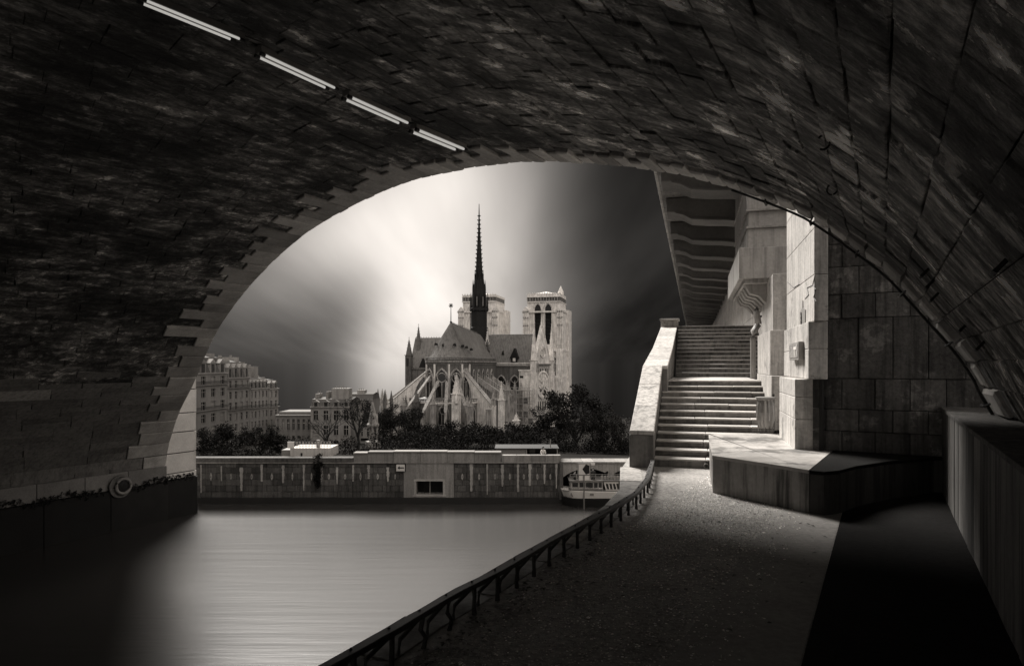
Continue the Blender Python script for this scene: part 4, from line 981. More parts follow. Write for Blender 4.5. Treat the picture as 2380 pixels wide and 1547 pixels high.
# ------------------------------------------------------------------ houses
M_FAC = mat('facade_stone', 0.24, var=.2, scale=.5, bump=.15, streak=.15, fine=.2)
M_FACD = mat('grey_facade', 0.22, var=.25, scale=.5, bump=.15, streak=.2)  # slightly darker facade stone, also used for closed shutters
M_SLATE = mat('slate_roof', 0.09, var=.3, scale=.6, bump=.3)
M_ZINC = mat('zinc_roof', 0.2, var=.2, scale=.5, bump=.1)
GZ = -9.8
def house(name, label, p0, d0, p1, d1, y_eave, y_top, cols, rows, depth=6, wallm=None, dormers=True, chim=(), balc=(1, 3), roofm=None, flat=False, row_h=None):
    a = Vector((X(p0, d0), d0, 0)); b = Vector((X(p1, d1), d1, 0)); t = (b - a).normalized(); n = Vector((-t.y, t.x, 0)); L = (b - a).length
    ze = Z(y_eave, d0); zt = Z(y_top, d0); wallm = wallm or M_FAC; roofm = roofm or M_SLATE
    T = lambda x, y, z: a + t * x + n * y + Vector((0, 0, z))
    h = thing(name, label, 'building', T(L / 2, depth / 2, GZ))
    cw = L / cols; rh = (ze - GZ) / rows
    wl = MB().box(0, L, .22, depth, GZ, ze, T)
    e0 = .0
    for r in range(rows):
        z0, z1 = GZ + r * rh, GZ + (r + 1) * rh
        wl.box(0, L, .0, .219, z0 + rh * .80, z1, T); wl.box(0, L, .0, .219, z0, z0 + rh * .16, T)
        for c in range(cols + 1):
            x0, x1 = (c - .27) * cw, (c + .27) * cw
            wl.box(max(0, x0), min(L, x1), .001, .219, z0 + rh * .1601, z0 + rh * .7999, T)
    wl.build('wall', wallm, h)
    base_w = None
    for r in range(rows):
        for c in range(cols):
            xc = (c + .5) * cw; z0 = GZ + r * rh
            wn = MB().box(xc - cw * .225, xc + cw * .225, .17, .2, z0 + rh * .165, z0 + rh * .795, T).build('window', M_GLASS if rnd() < .72 else (M_FACD if rnd() < .6 else M_GREY), h)
            if True:
                fr = MB(); fr.box(xc - .02, xc + .02, .14, .169, z0 + rh * .17, z0 + rh * .79, T); fr.box(xc - cw * .22, xc + cw * .22, .15, .168, z0 + rh * .55, z0 + rh * .58, T)
                fr.build('window_bars', M_LIME, wn)
            MB().box(xc - cw * .27, xc + cw * .27, -.05, .05, z0 + rh * .12, z0 + rh * .158, T).build('sill', wallm, wn)
        if r in balc:
            bl = MB().box(.03, L - .03, -.32, -.001, z0 + rh * .10, z0 + rh * .15, T).build('balcony', wallm, h)
            rl = MB(); rl.box(.03, L - .03, -.32, -.30, z0 + rh * .38, z0 + rh * .41, T); nb = int(L / .16)
            for i in range(nb): rl.box(.03 + (L - .08) * i / nb, .06 + (L - .08) * i / nb, -.315, -.305, z0 + rh * .15, z0 + rh * .38, T)
            rl.build('balcony_rail', M_BLACK, bl)
    MB().box(-.06, L + .06, -.18, depth, ze, ze + .14, T).build('cornice', wallm, h)
    mh = zt - ze
    if not flat:
        rf = MB().extr([T(0, .05, ze + .14), T(0, .75, ze + .14 + mh * .75), T(0, depth * .5, zt + .1), T(0, depth - .75, ze + .14 + mh * .75), T(0, depth - .05, ze + .14)], t * L).build('roof', roofm, h)
        MB().box(0, L, .68, depth - .68, ze + .14 + mh * .72, ze + .14 + mh * .80, T).build('roof_edge', M_ZINC, rf)
        if dormers:
            for c in range(cols):
                xc = (c + .5) * cw; dm = MB(); dm.box(xc - cw * .26, xc + cw * .26, .06, 1.0, ze + .16, ze + .14 + mh * .50, T)
                dm.extr([T(xc - cw * .34, .0, ze + .14 + mh * .5), T(xc + cw * .34, .0, ze + .14 + mh * .5), T(xc, .0, ze + .14 + mh * .72)], n * 1.0)
                dd = dm.build('dormer', wallm, h); MB().box(xc - cw * .16, xc + cw * .16, .02, .058, ze + .2, ze + .14 + mh * .46, T).build('pane', M_GLASS, dd)
        for (fx, wd, hh) in chim:
            ch = MB().box(L * fx - wd / 2, L * fx + wd / 2, depth * .25, depth * .6, ze + mh * .3, zt + hh, T).build('chimney', wallm, h)
            for q in range(max(2, int(wd / .35))):
                xx = L * fx - wd / 2 + .15 + q * .33
                if xx < L * fx + wd / 2: MB().tube([T(xx, depth * .42, zt + hh), T(xx, depth * .42, zt + hh + .28)], .07, 6).build('chimney_pot', M_GREY, ch)
    else:
        MB().box(.3, L - .3, .6, depth - .6, ze + .14, zt, T).build('attic', roofm, h)
    return h
house('apartment_block', 'tall apartment block with turret roof nearest the left pier', 436, 80, 528, 90, 870, 822, 4, 7, balc=(1, 4, 6), chim=((.55, .5, .35), (.9, 1.2, .2)))
house('apartment_block', 'apartment block with pale dormers and wide chimney in the row', 529, 90.1, 580, 96, 880, 834, 4, 7, balc=(1, 4, 6), chim=((.45, 1.2, .25), (.92, .7, .3)))
house('apartment_block', 'lower apartment block with broad bare party wall above its roof', 581, 96.1, 624, 101, 905, 876, 5, 6, balc=(1, 4), chim=((.45, 1.3, 1.4), (.85, .9, 1.5)), dormers=True)
house('apartment_block', 'narrow apartment block at the right end of the row', 625, 101.1, 647, 104, 905, 880, 2, 6, balc=(1, 4), chim=((.5, .5, .2),))
house('low_house', 'low flat-roofed house between the apartment row and mansard house', 640, 98, 724, 98, 966, 957, 7, 2, flat=True, balc=(), wallm=M_FACD, roofm=M_ZINC)
house('mansard_house', 'pale house with dark mansard roof and square roof block', 722, 94, 816, 94, 947, 926, 4, 3, balc=(), chim=((.08, .5, .6), (.33, .3, .9), (.66, 2.4, 1.35)), wallm=mat('house_render', .24, var=.25, scale=.5, bump=.15, streak=.3))
house('distant_house', 'small grey distant house rising behind the bare tree', 812, 112, 866, 112, 930, 914, 3, 3, balc=(), wallm=M_FACD, chim=((.4, 1.2, .5),), dormers=False)

# ------------------------------------------------------------------ trees
def tree(name, label, px, py_top, w_px, d, dense=0, gz=None, lean=0.0, group='trees on the far bank', trunk_f=.3, seed=1, leafm=None, twig=1.0):
    r_ = random.Random(seed); zt = Z(py_top, d)
    gz = gz if gz is not None else float(np.interp(d, [65.95, 90, 112], [-6.75, -8.4, -10.1]))
    base = Vector((X(px, d), d, gz)); H = zt - gz; Wd = w_px / FP * d
    t = thing(name, label, 'tree', base, group)
    tr = MB(); cr = MB(); lf = MB(); tips = []
    top = base + Vector((lean * H, 0, H * trunk_f))
    tr.tube([base - Vector((0, 0, .3)), base + (top - base) * .5 + Vector((r_.uniform(-.1, .1), 0, 0)), top], [H * .035, H * .028, H * .024], 8)
    def grow(p, d_, L, rad, lev):
        mid = p + d_ * L * .5 + Vector((r_.uniform(-1, 1), r_.uniform(-1, 1), r_.uniform(-.3, 1))) * L * .06
        q = p + d_ * L + Vector((r_.uniform(-1, 1), r_.uniform(-1, 1), r_.uniform(0, 1))) * L * .08
        (tr if lev == 0 else cr).tube([p, mid, q], [rad, rad * .8, rad * .62], 5 if lev < 2 else 3, cap=False)
        if lev >= 4: tips.append(q); return
        for i in range(3 if lev < 3 else 4):
            nd = (d_ + Vector((r_.uniform(-1, 1) * Wd / H * 1.1, r_.uniform(-1, 1) * Wd / H * 1.1, r_.uniform(-.35, .75)))).normalized()
            grow(q if i else mid, nd, L * r_.uniform(.62, .86), rad * .58, lev + 1)
    for i in range(5):
        a = i * 1.257 + r_.uniform(0, .6)
        grow(top - Vector((0, 0, H * .05 * i * .5)), Vector((math.cos(a) * .62 * Wd / H, math.sin(a) * .62 * Wd / H, .75)).normalized(), H * (1 - trunk_f) * .33, H * .017 * twig, 1)
    # fit crown inside the wanted outline
    vs = np.array(cr.v); c0 = np.array(top)
    hi = vs[:, 2].max() - top.z; fz = (zt - top.z) / hi; fx = (Wd * .5) / np.percentile(np.abs(vs[:, 0] - c0[0]), 97)
    f_ = np.array([fx, fx, fz]); vs = c0 + (vs - c0) * f_; cr.v = [tuple(v) for v in vs]
    tips = [Vector(c0 + (np.array(q) - c0) * f_) for q in tips]
    if dense:
        # dark clumps of foliage: uneven outline with gaps
        for q in tips:
            if r_.random() < dense: leaf_cloud(lf, q, Wd * .11, 30, Wd * .022, (1, 1, .9))
    tr.build('trunk', M_BARK, t, normals=False)
    cw_ = cr.build('crown', M_BARK, t, normals=False)
    if dense: lf.build('foliage', leafm or M_LEAF, t, normals=False)
    return t
tree('bare_tree', 'dark rounded tree below the tall apartment block', 517, 983, 100, 72, 1, seed=3, trunk_f=.12)
tree('bare_tree', 'small dark tree below the narrow right apartment block', 606, 992, 96, 71, 1, seed=4, trunk_f=.12)
tree('bare_tree', 'bare fine-twigged tree in front of the mansard house', 757, 948, 84, 78, 0, seed=5, twig=.8)
tree('bare_tree', 'taller dark bare tree right of the mansard house', 832, 926, 70, 82, .35, seed=6)
tree('bare_tree', 'dense dark tree left of the cathedral behind the gothic fountain', 888, 938, 80, 92, 1, seed=7, trunk_f=.12)
tree('bare_tree', 'dense dark tree touching the cathedral on its left', 935, 950, 84, 94, 1, seed=8, trunk_f=.12)
tree('bare_tree', 'wide dark tree low in front of the cathedral chapels', 985, 985, 110, 88, 1, seed=9, trunk_f=.2)
tree('bare_tree', 'low dark tree before the middle of the apse', 1078, 986, 130, 86, 1, seed=10, trunk_f=.2)
tree('bare_tree', 'low dark tree before the cathedral scaffolding', 1190, 988, 140, 86, 1, seed=11, trunk_f=.2)
tree('bare_tree', 'dark leafy tree below the south transept', 1290, 945, 90, 90, 1, seed=12, trunk_f=.12)
tree('bare_tree', 'large bare spreading tree right of the cathedral', 1338, 897, 126, 84, .75, seed=13, twig=1.1, trunk_f=.2)
tree('bare_tree', 'dark leafy tree between the bare tree and the stairs', 1392, 952, 84, 76, 1, seed=14, trunk_f=.12)
tree('bare_tree', 'dark leafy tree hard against the stair parapet', 1447, 954, 76, 74, 1, seed=15, leafm=M_LEAF2, trunk_f=.12)
hg = MB(); r0 = random.Random(5)
for i in range(150):
    px = 640 + 860 * i / 150
    leaf_cloud(hg, Vector((X(px, 74), 74 + r0.uniform(-2, 2), Z(1040 + r0.uniform(-12, 14), 74))), .95, 90, .11, (1, 1, .9))
for i in range(70):
    leaf_cloud(hg, Vector((X(870 + 450 * i / 70, 80), 80 + r0.uniform(-1, 1), Z(1018 + r0.uniform(-12, 14), 80))), 1.0, 90, .12, (1, 1, .9))
for i in range(35):
    leaf_cloud(hg, Vector((X(455 + 190 * i / 35, 70), 70 + r0.uniform(-1, 1), Z(1048 + r0.uniform(-6, 8), 70))), .8, 70, .1, (1, 1, .8))
for i in range(90):
    px = 1270 + 225 * rnd(); t_ = rnd()
    leaf_cloud(hg, Vector((X(px, 79), 79 + r0.uniform(-1.5, 1.5), Z(1050 - 75 * t_ * (.75 + .25 * math.sin(px * .09)), 79))), .9, 80, .11, (1, 1, .9))
for i in range(60):
    px = 860 + 110 * rnd(); leaf_cloud(hg, Vector((X(px, 90), 90 + r0.uniform(-1, 1), Z(1040 - 80 * rnd(), 90))), .9, 80, .11, (1, 1, .9))
stuff(hg.build('garden_shrubs', M_LEAF, normals=False))
# ================================================================== the cathedral (apse towards us, towers behind)
CA = math.radians(13.5); CAx = Vector((math.sin(CA), math.cos(CA), 0)); CR = Vector((math.cos(CA), -math.sin(CA), 0))
CO = Vector((X(1042, 126), 126, 0)); CG = -11.2
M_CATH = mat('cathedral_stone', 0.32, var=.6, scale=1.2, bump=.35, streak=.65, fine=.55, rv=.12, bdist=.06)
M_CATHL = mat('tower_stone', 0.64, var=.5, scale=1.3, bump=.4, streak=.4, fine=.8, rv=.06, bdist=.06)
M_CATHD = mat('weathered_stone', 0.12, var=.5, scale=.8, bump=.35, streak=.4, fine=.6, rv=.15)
M_LEAD = mat('lead_roof', 0.16, var=.25, scale=.6, bump=.2, streak=.35, fine=.25, rough=.6)
M_SPIRE = mat('spire_lead', 0.012, var=.3, scale=1, bump=.1, rough=.7, spec=.15)
def CT(x, y, z): return CO + CR * x + CAx * y + Vector((0, 0, z))
def cx(px, y):        # local x at local depth y for a pixel column
    m = (px - CX) / FP
    return (m * (CO.y + y * CAx.y) - CO.x - y * CAx.x) / (CR.x - m * CR.y)
def cz(py, x, y): d = CT(x, y, 0).y; return EYE - (py - CY) / FP * d
cath = thing('gothic_cathedral', 'large gothic cathedral with dark needle spire and twin pale towers', 'cathedral', CT(0, 20, CG))
def cbox(name, x0, x1, y0, y1, z0, z1, m, par=None, tone=0.0): return MB().box(x0, x1, y0, y1, z0, z1, CT, tone).build(name, m, par or cath)
# --- choir and apse body
R0 = 3.95; ze = cz(842, 0, -R0); z_top = cz(834, 0, -R0)
NS = 10
def arc_poly(r, y_back, n=NS):
    p = [(r * math.cos(math.pi + math.pi * i / n), r * math.sin(math.pi + math.pi * i / n)) for i in range(n + 1)]
    return p + [(r, y_back), (-r, y_back)]
YC = 19.5
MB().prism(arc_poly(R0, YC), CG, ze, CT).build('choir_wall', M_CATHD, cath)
for a, b, rr in ((848, 841, R0 + .12), (841, 838.5, R0 + .32), (838.5, 836.5, R0 + .18)):
    MB().prism(arc_poly(rr, YC), cz(a, 0, -R0) + .002, cz(b, 0, -R0), CT).build('cornice', M_CATHD if rr < R0 + .2 else M_CATH, cath)
bal = MB(); zb0, zb1 = cz(836.5, 0, -R0), cz(830.5, 0, -R0); rb = R0 + .15
for i in range(41):
    a = math.pi + math.pi * i / 40; bal.tube([CT(rb * math.cos(a), rb * math.sin(a), zb0), CT(rb * math.cos(a), rb * math.sin(a), zb1)], .045, 4)
for i in range(46): bal.tube([CT(rb, i * .42, zb0), CT(rb, i * .42, zb1)], .045, 4)
bal.tube([CT(rb * math.cos(math.pi + math.pi * i / 40), rb * math.sin(math.pi + math.pi * i / 40), zb1) for i in range(41)] + [CT(rb, YC, zb1)], .07, 4)
bal.build('balustrade', M_CATHD, cath)
# --- roofs
za = cz(749, 0, 1.5); zc_ = cz(777, 0, YC); apex = (0, 1.5)
rf = MB(); base = arc_poly(R0 - .1, YC + 2); zr = zb0 + .1
n = len(base); vs = [CT(x, y, zr) for x, y in base] + [CT(0, 1.5, za), CT(0, YC + 2, zc_)]
fs = [(i, i + 1, n) for i in range(NS)] + [(NS, NS + 1, n + 1, n), (NS + 2, 0, n, n + 1)]
rf.add(vs, fs).build('choir_roof', M_LEAD, cath)
# standing seams of the lead sheets, cresting, roof cross
seam = MB()
for i in range(33):
    a = math.pi + math.pi * i / 32; seam.tube([CT((R0 - .12) * math.cos(a), (R0 - .12) * math.sin(a), zr + .02), CT(.05 * math.cos(a), 1.45, za)], .03, 3)
for i in range(26): 
    y = i * .75; t = min(1, y / (YC + 2)); seam.tube([CT(R0 - .1, y, zr + .02), CT(.02, max(y, 1.5), za + (zc_ - za) * max(0, y - 1.5) / (YC + .5) + .02)], .03, 3)
seam.build('roof_seam', M_LEAD, cath)
cre = MB()
for i in range(24):
    y = 1.5 + i * .75; z = za + (zc_ - za) * (y - 1.5) / (YC + .5); cre.tube([CT(0, y, z), CT(0, y, z + .28)], [.06, .02], 4)
cre.tube([CT(0, 1.4, za), CT(0, YC, zc_ + .02)], .08, 4); cre.build('ridge_crest', M_LEAD, cath)
ap = cath
z1 = cz(706, 0, 1.5); crs = MB(); crs.tube([CT(0, 1.5, za - .1), CT(0, 1.5, z1)], [.1, .045], 6)
for a in range(8): crs.tube([CT(0, 1.5, cz(710, 0, 1.5)), CT(.42 * math.cos(a * .785), 1.5, cz(710, 0, 1.5) + .42 * math.sin(a * .785))], [.05, .09], 5)
crs.lathe([(.22, 0), (.25, .1), (.1, .3)], 8, T=lambda x, y, z: CT(x, 1.5 + y, za - .05 + z)); crs.build('roof_cross', M_SPIRE, cath)
for px, py, y in ((1012, 802, 0), (1029, 804, 0), (1055, 803, 0), (1074, 806, 2), (1083, 809, 3.5), (1094, 814, 5)):
    x = cx(px, -2.2 + y); q = CT(x, -2.5 + y, cz(py, x, -2.2 + y))
    MB().extr([q + CR * -.14, q + CR * .14, q + Vector((0, 0, .42))], CAx * 1.4).build('roof_dormer', M_SPIRE, cath)
# --- pointed window builder on a vertical plane: c = sill centre, r = right vector, o = outward
def pointed(c, r, w, h, k_=1.0, n=6):
    """outline of a pointed arch, width w, total height h"""
    pts = [c - r * w / 2, c + r * w / 2]; sp = h - w * .9
    for i in range(n + 1):
        t = i / n; a = t * math.radians(63); pts.append(c + r * (w / 2 - w * (1 - math.cos(a)) * .916) + Vector((0, 0, sp + w * math.sin(a))))
    for i in range(n - 1, -1, -1):
        t = i / n; a = t * math.radians(63); pts.append(c - r * (w / 2 - w * (1 - math.cos(a)) * .916) + Vector((0, 0, sp + w * math.sin(a))))
    return pts
def gothic_window(c, r, o, w, h, par=None, lights=2, rose=True, frame=M_CATH):
    par = par or cath
    wd = MB().extr([p + o * .03 for p in pointed(c, r, w, h)], o * .03).build('window', M_GLASS, par)
    fr = MB(); pts = pointed(c, r, w * 1.1, h * 1.05); fr.tube([p + o * .1 for p in pts[1:]] + [pts[0] + o * .1, pts[1] + o * .1], w * .075, 5)
    for i in range(1, lights): x = -w / 2 + w * i / lights; fr.tube([c + r * x + o * .08, c + r * x + o * .08 + Vector((0, 0, h * .60))], w * .04, 4)
    if rose:
        rr = w * .36; cc = c + Vector((0, 0, h * .75)); fr.tube([cc + r * rr * math.cos(a) + Vector((0, 0, rr * math.sin(a))) + o * .08 for a in np.linspace(0, 6.28, 15)], w * .04, 4)
    fr.build('tracery', frame, wd)
    return wd
def polar(a_deg, rad): a = math.radians(a_deg); return (rad * math.cos(a), rad * math.sin(a))
def radial(a_deg): a = math.radians(a_deg); o = CR * math.cos(a) + CAx * math.sin(a); r = CR * -math.sin(a) + CAx * math.cos(a); return o, r
# clerestory windows round the apse (pixel columns give the angles)
def ang_for(px, rad):
    best = min(range(181, 360), key=lambda a: abs(cx(px, polar(a, rad)[1]) - polar(a, rad)[0])); return best
aw = [ang_for(px, R0) for px in (999, 1027, 1060, 1084)]
for a in aw + [200, 338]:
    o, r = radial(a); x, y = polar(a, R0 * math.cos(math.radians(5)))
    z0, z1 = cz(929, x, y), cz(860, x, y); gothic_window(CT(x, y, z0), r, o, 2.3, z1 - z0)
for y in (3, 6.2, 9.4, 12.6, 15.8):
    z0, z1 = cz(929, R0, 0), cz(862, R0, 0); gothic_window(CT(R0, y, z0), CAx, CR, 1.7, z1 - z0)
# slender wall shafts between windows
for a in [(aw[i] + aw[i + 1]) / 2 for i in range(3)] + [aw[0] - 18, aw[3] + 16]:
    x, y = polar(a, R0 + .12); MB().tube([CT(x, y, CG), CT(x, y, cz(846, x, y))], .2, 6).build('wall_shaft', M_CATHL, cath)
# --- ambulatory ring with chapels
R1 = 7.1; zt1 = cz(938, 0, -R1)
MB().prism(arc_poly(R1, YC - .2, 12), CG, zt1, CT).build('ambulatory_wall', M_CATHD, cath)
MB().prism(arc_poly(R1 + .22, YC - .2, 12), zt1 + .002, zt1 + .25, CT).build('ambulatory_cornice', M_CATHL, cath)
br = MB(); zz = zt1 + .25
for i in range(61):
    x, y = polar(180 + 3 * i, R1 + .1); br.tube([CT(x, y, zz), CT(x, y, zz + .5)], .045, 4)
br.tube([CT(*polar(180 + 3 * i, R1 + .1), zz + .5) for i in range(61)], .07, 4); br.build('ambulatory_balustrade', M_CATHD, cath)
rf2 = MB(); pr_ = arc_poly(R1, YC, 12); pi_ = arc_poly(R0, YC, 12); m_ = len(pr_)
rf2.add([CT(x, y, zt1 + .2) for x, y in pr_] + [CT(x, y, zt1 + 1.0) for x, y in pi_], [(i, i + 1, m_ + i + 1, m_ + i) for i in range(m_ - 2)]); rf2.build('ambulatory_roof', M_LEAD, cath)
lw_ = [ang_for(px, R1) for px in (968, 998, 1031, 1066, 1094, 1122)]
for a in lw_ + [345]:
    o, r = radial(a); x, y = polar(a, R1 * math.cos(math.radians(5))); z0, z1 = cz(988, x, y), cz(943, x, y); gothic_window(CT(x, y, z0), r, o, 1.75, z1 - z0, lights=3)
    # gable over each chapel window
    q = CT(x, y, z1 + .1); MB().extr([q - r * 1.1 + o * .12, q + r * 1.1 + o * .12, q + o * .12 + Vector((0, 0, 1.25))], o * -.2).build('gablet', M_CATH, cath)
# --- pinnacle builder
def pinnacle(x, y, z0, zs, zt, w, m=M_CATH, name='pinnacle', body=True):
    mb = MB()
    if body: mb.box(x - w / 2, x + w / 2, y - w / 2, y + w / 2, z0, zs, CT)
    mb.box(x - w * .62, x + w * .62, y - w * .62, y + w * .62, zs + .001, zs + .12, CT)
    h = zt - zs
    b = [(x - w * .42, y - w * .42), (x + w * .42, y - w * .42), (x + w * .42, y + w * .42), (x - w * .42, y + w * .42)]
    mb.add([CT(p[0], p[1], zs + .12) for p in b] + [CT(x, y, zt)], [(0, 1, 4), (1, 2, 4), (2, 3, 4), (3, 0, 4)])
    for i in range(1, 5):
        t = i / 5.5; s_ = w * .42 * (1 - t) + .03
        for sx_, sy_ in ((-1, -1), (1, -1), (1, 1), (-1, 1)): c = CT(x + sx_ * s_, y + sy_ * s_, zs + .12 + h * t); mb.tube([c, c + Vector((0, 0, .12)) + (CR * sx_ + CAx * sy_) * .06], [.05, .02], 4)
    mb.tube([CT(x, y, zt - .1), CT(x, y, zt + .05), CT(x, y, zt + .18)], [.03, .09, .03], 5)
    return mb.build(name, m, cath)
# --- flying buttresses
def flyer(a_deg, r_out, y_in_top, y_out_top, th=.55, rin=R0, pin=True, m=M_CATH, rl=None, y_sp=None):
    o, r = radial(a_deg); c0 = CT(0, 0, 0)
    xi, yi = polar(a_deg, rin); xo, yo = polar(a_deg, r_out)
    zi, zo = cz(y_in_top, xi, yi), cz(y_out_top, xo, yo)
    rl = rl or r_out - 2.2; zl_ = cz(y_sp, xo, yo) if y_sp else zo - 2.4
    prof_ = [(rin, zi), (r_out, zo), (r_out + .6, zo - .1), (r_out + .6, CG), (rl, CG)]
    prof_ += [(rl, zl_)]
    for i in range(1, 8):
        t = i / 7; a = t * math.pi / 2; prof_.append((rl - (rl - rin) * (1 - math.cos(a)), zl_ + (zi - .9 - zl_) * math.sin(a)))
    pts = [c0 + o * rr - r * th / 2 + Vector((0, 0, z)) for rr, z in prof_]
    MB().extr(pts, r * th).build('flying_buttress', m, cath)
    cp = [c0 + o * rr - r * th * .66 + Vector((0, 0, z)) for rr, z in ((rin, zi + .002), (r_out, zo + .002), (r_out, zo + .16), (rin, zi + .16))]
    MB().extr(cp, r * th * 1.32).build('buttress_coping', M_CATH, cath)
    if pin: pinnacle(*polar(a_deg, r_out + .3), zo - .3, zo + .9, zo + 2.6, .7)
aR = ang_for(1078, R0); 
flyer(338, 10.2, 862, 940, m=M_CATHL, th=.8, rl=6.3, y_sp=990); flyer(308, 9.6, 872, 955, th=.5); flyer(207, 11.2, 862, 940, m=M_CATHL, th=.8, rl=7.0, y_sp=985); flyer(192, 12.0, 862, 938, th=.7, rl=8.2, y_sp=970); flyer(236, 9.6, 872, 955, th=.5)
for i, a in enumerate((262, 286)): flyer(a, 9.4, 885, 955, th=.45, pin=False)
for y in (5.5, 11.5, 17): 
    pts = [(R0, cz(874, R0, y)), (9.6, cz(920, 9.6, y)), (10.3, cz(921, 9.6, y)), (10.3, CG), (8.8, CG), (8.8, cz(950, 9, y)), (7.6, cz(918, 7, y)), (R0, cz(888, R0, y))]
    MB().extr([CT(x, y, z) for x, z in pts], CAx * .6).build('flying_buttress', M_CATH, cath); pinnacle(9.9, y + .3, cz(930, 9.9, y), cz(908, 9.9, y), cz(886, 9.9, y), .75)
    pts = [(-R0, cz(874, -R0, y)), (-10.5, cz(925, -10.5, y)), (-11, CG), (-9.5, CG), (-8.2, cz(925, -9, y)), (-R0, cz(890, -R0, y))]
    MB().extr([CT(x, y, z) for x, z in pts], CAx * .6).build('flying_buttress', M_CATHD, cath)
# tall pier pinnacles in front of the apse, one with a canopied figure
for px, pt, ps, w, m in ((1060.5, 868, 916, 1.25, M_CATHL), (1007, 914, 940, .8, M_CATH), (968, 905, 934, .95, M_CATHD), (1165.5, 888, 930, .95, M_CATHL), (1094, 926, 945, .8, M_CATH), (1136, 940, 952, .8, M_CATH), (1200, 962, 978, 1.0, M_CATHL), (943, 920, 944, .8, M_CATHD)):
    y = -10.0 if 980 < px < 1100 else -7.0; x = cx(px, y); pinnacle(x, y, CG, cz(ps, x, y), cz(pt, x, y), w, m, 'pier_pinnacle')
y = -10.75; x = cx(1060.5, y); fig = MB(); z0 = cz(938, x, y)
fig.lathe([(.28, 0), (.3, .1), (.22, .7), (.26, 1.2), (.12, 1.45), (.13, 1.6), (.02, 1.8)], 9, T=lambda a, b, z: CT(x + a, y + b, z0 + z)); fig.build('statue', M_CATHL, cath, smooth=True)
# --- transepts
YT0, YT1 = YC, YC + 7.2
xS = cx(1240, YT0); zS = cz(852, xS, YT0)
cbox('south_transept_wall', R0, xS, YT0, YT1, CG, zS, M_CATHD)
cbox('transept_cornice', R0 - .2, xS + .15, YT0 - .22, YT1 + .2, zS + .002, zS + .28, M_CATHD)
tb = MB(); zb = zS + .28
for i in range(34): xx = R0 + .2 + (xS - R0) * i / 34; tb.tube([CT(xx, YT0 - .1, zb), CT(xx, YT0 - .1, zb + .5)], .05, 4)
tb.tube([CT(R0, YT0 - .1, zb + .5), CT(xS, YT0 - .1, zb + .5)], .07, 4); tb.build('transept_balustrade', M_CATHL, cath)
zrS = cz(777, xS, YT0 + 3.6); xr = cx(1246, YT0 + 3.6)
MB().extr([CT(0, YT0 + .1, zb + .1), CT(0, YT1 - .1, zb + .1), CT(0, (YT0 + YT1) / 2, zrS)], CR * (xS - .35)).build('transept_roof', M_LEAD, cath)
sm = MB()
for i in range(30): xx = 1 + (xS - 1.6) * i / 29; sm.tube([CT(xx, YT0 + .08, zb + .12), CT(xx, (YT0 + YT1) / 2 - .02, zrS + .01)], .03, 3)
sm.tube([CT(2, (YT0 + YT1) / 2, zrS + .03), CT(xS - .4, (YT0 + YT1) / 2, zrS + .03)], .09, 4); sm.build('roof_seam', M_LEAD, cath)
# large dormer on the south transept roof
xd = cx(1196, YT0 + .6); zd = cz(843, xd, YT0)
MB().box(xd - .7, xd + .7, YT0 + .3, YT0 + 2.6, zd, zd + 1.0, CT).extr([CT(xd - 1.0, YT0 + .2, zd + 1.0), CT(xd + 1.0, YT0 + .2, zd + 1.0), CT(xd, YT0 + .2, zd + 3.1)], CAx * 2.4).build('large_dormer', M_SPIRE, cath)
MB().box(xd - .28, xd + .28, YT0 + .15, YT0 + .25, zd + .3, zd + 1.0, CT).build('dormer_opening', M_CATHL, cath)
MB().extr([CT(cx(1166, YT0 + 1), YT0 + .9, cz(823, 8, YT0)), CT(cx(1171, YT0 + 1), YT0 + .9, cz(823, 8, YT0)), CT(cx(1168.5, YT0 + 1), YT0 + .9, cz(814, 8, YT0))], CAx * 1.2).build('roof_dormer', M_SPIRE, cath)
for px in (1165, 1196):
    x = cx(px, YT0); z0, z1 = cz(907, x, YT0), cz(873, x, YT0); gothic_window(CT(x, YT0, z0), CR, CAx * -1, 2.0, z1 - z0)
cbox('stair_turret', cx(1208, YT0), cx(1238, YT0), YT0 - .7, YT0 + .5, CG, cz(862, xS, YT0), M_CATHL); cbox('stair_turret_cap', cx(1206.5, YT0), cx(1239.5, YT0), YT0 - .85, YT0 - .02, cz(862, xS, YT0) + .002, cz(858.5, xS, YT0), M_CATHL)
cbox('turret_slit', cx(1210, YT0), cx(1218, YT0), YT0 - .74, YT0 - .705, cz(878, xS, YT0), cz(873, xS, YT0), M_BLACK)
# south front: gable, rose, buttress turrets (the front is set a little askew to the nave)
F0 = CT(xS, YT0 - .2, 0); xE = cx(1281, YT1 + .3); F1 = CT(xE, YT1 + .3, 0); FV = (F1 - F0).normalized(); FL = (F1 - F0).length; FN = Vector((FV.y, -FV.x, 0))
def FT_(x, o, z): return F0 + FV * x + FN * o + Vector((0, 0, z))
zE = lambda py: EYE - (py - CY) / FP * ((F0.y + F1.y) / 2)
MB().box(0, FL, -1.5, 0, CG, zS + .3, FT_).build('south_front', M_CATH, cath)
MB().box(-.15, FL + .15, -1.4, .28, zS + .302, zS + .62, FT_).build('front_cornice', M_CATHD, cath)
gz1 = zE(760)
MB().extr([FT_(.5, -.5, zS + .622), FT_(FL - .5, -.5, zS + .622), FT_(FL / 2, -.5, gz1)], FN * .5).build('south_gable', M_CATHL, cath)
MB().extr([FT_(.2, -.6, zS + .622), FT_(.5, -.6, zS + .622), FT_(FL / 2, -.6, gz1), FT_(FL / 2, -.6, gz1 + .35)], FN * .75).build('gable_coping', M_CATHL, cath); MB().extr([FT_(FL - .2, -.6, zS + .622), FT_(FL - .5, -.6, zS + .622), FT_(FL / 2, -.6, gz1), FT_(FL / 2, -.6, gz1 + .35)], FN * .75).build('gable_coping', M_CATHL, cath)
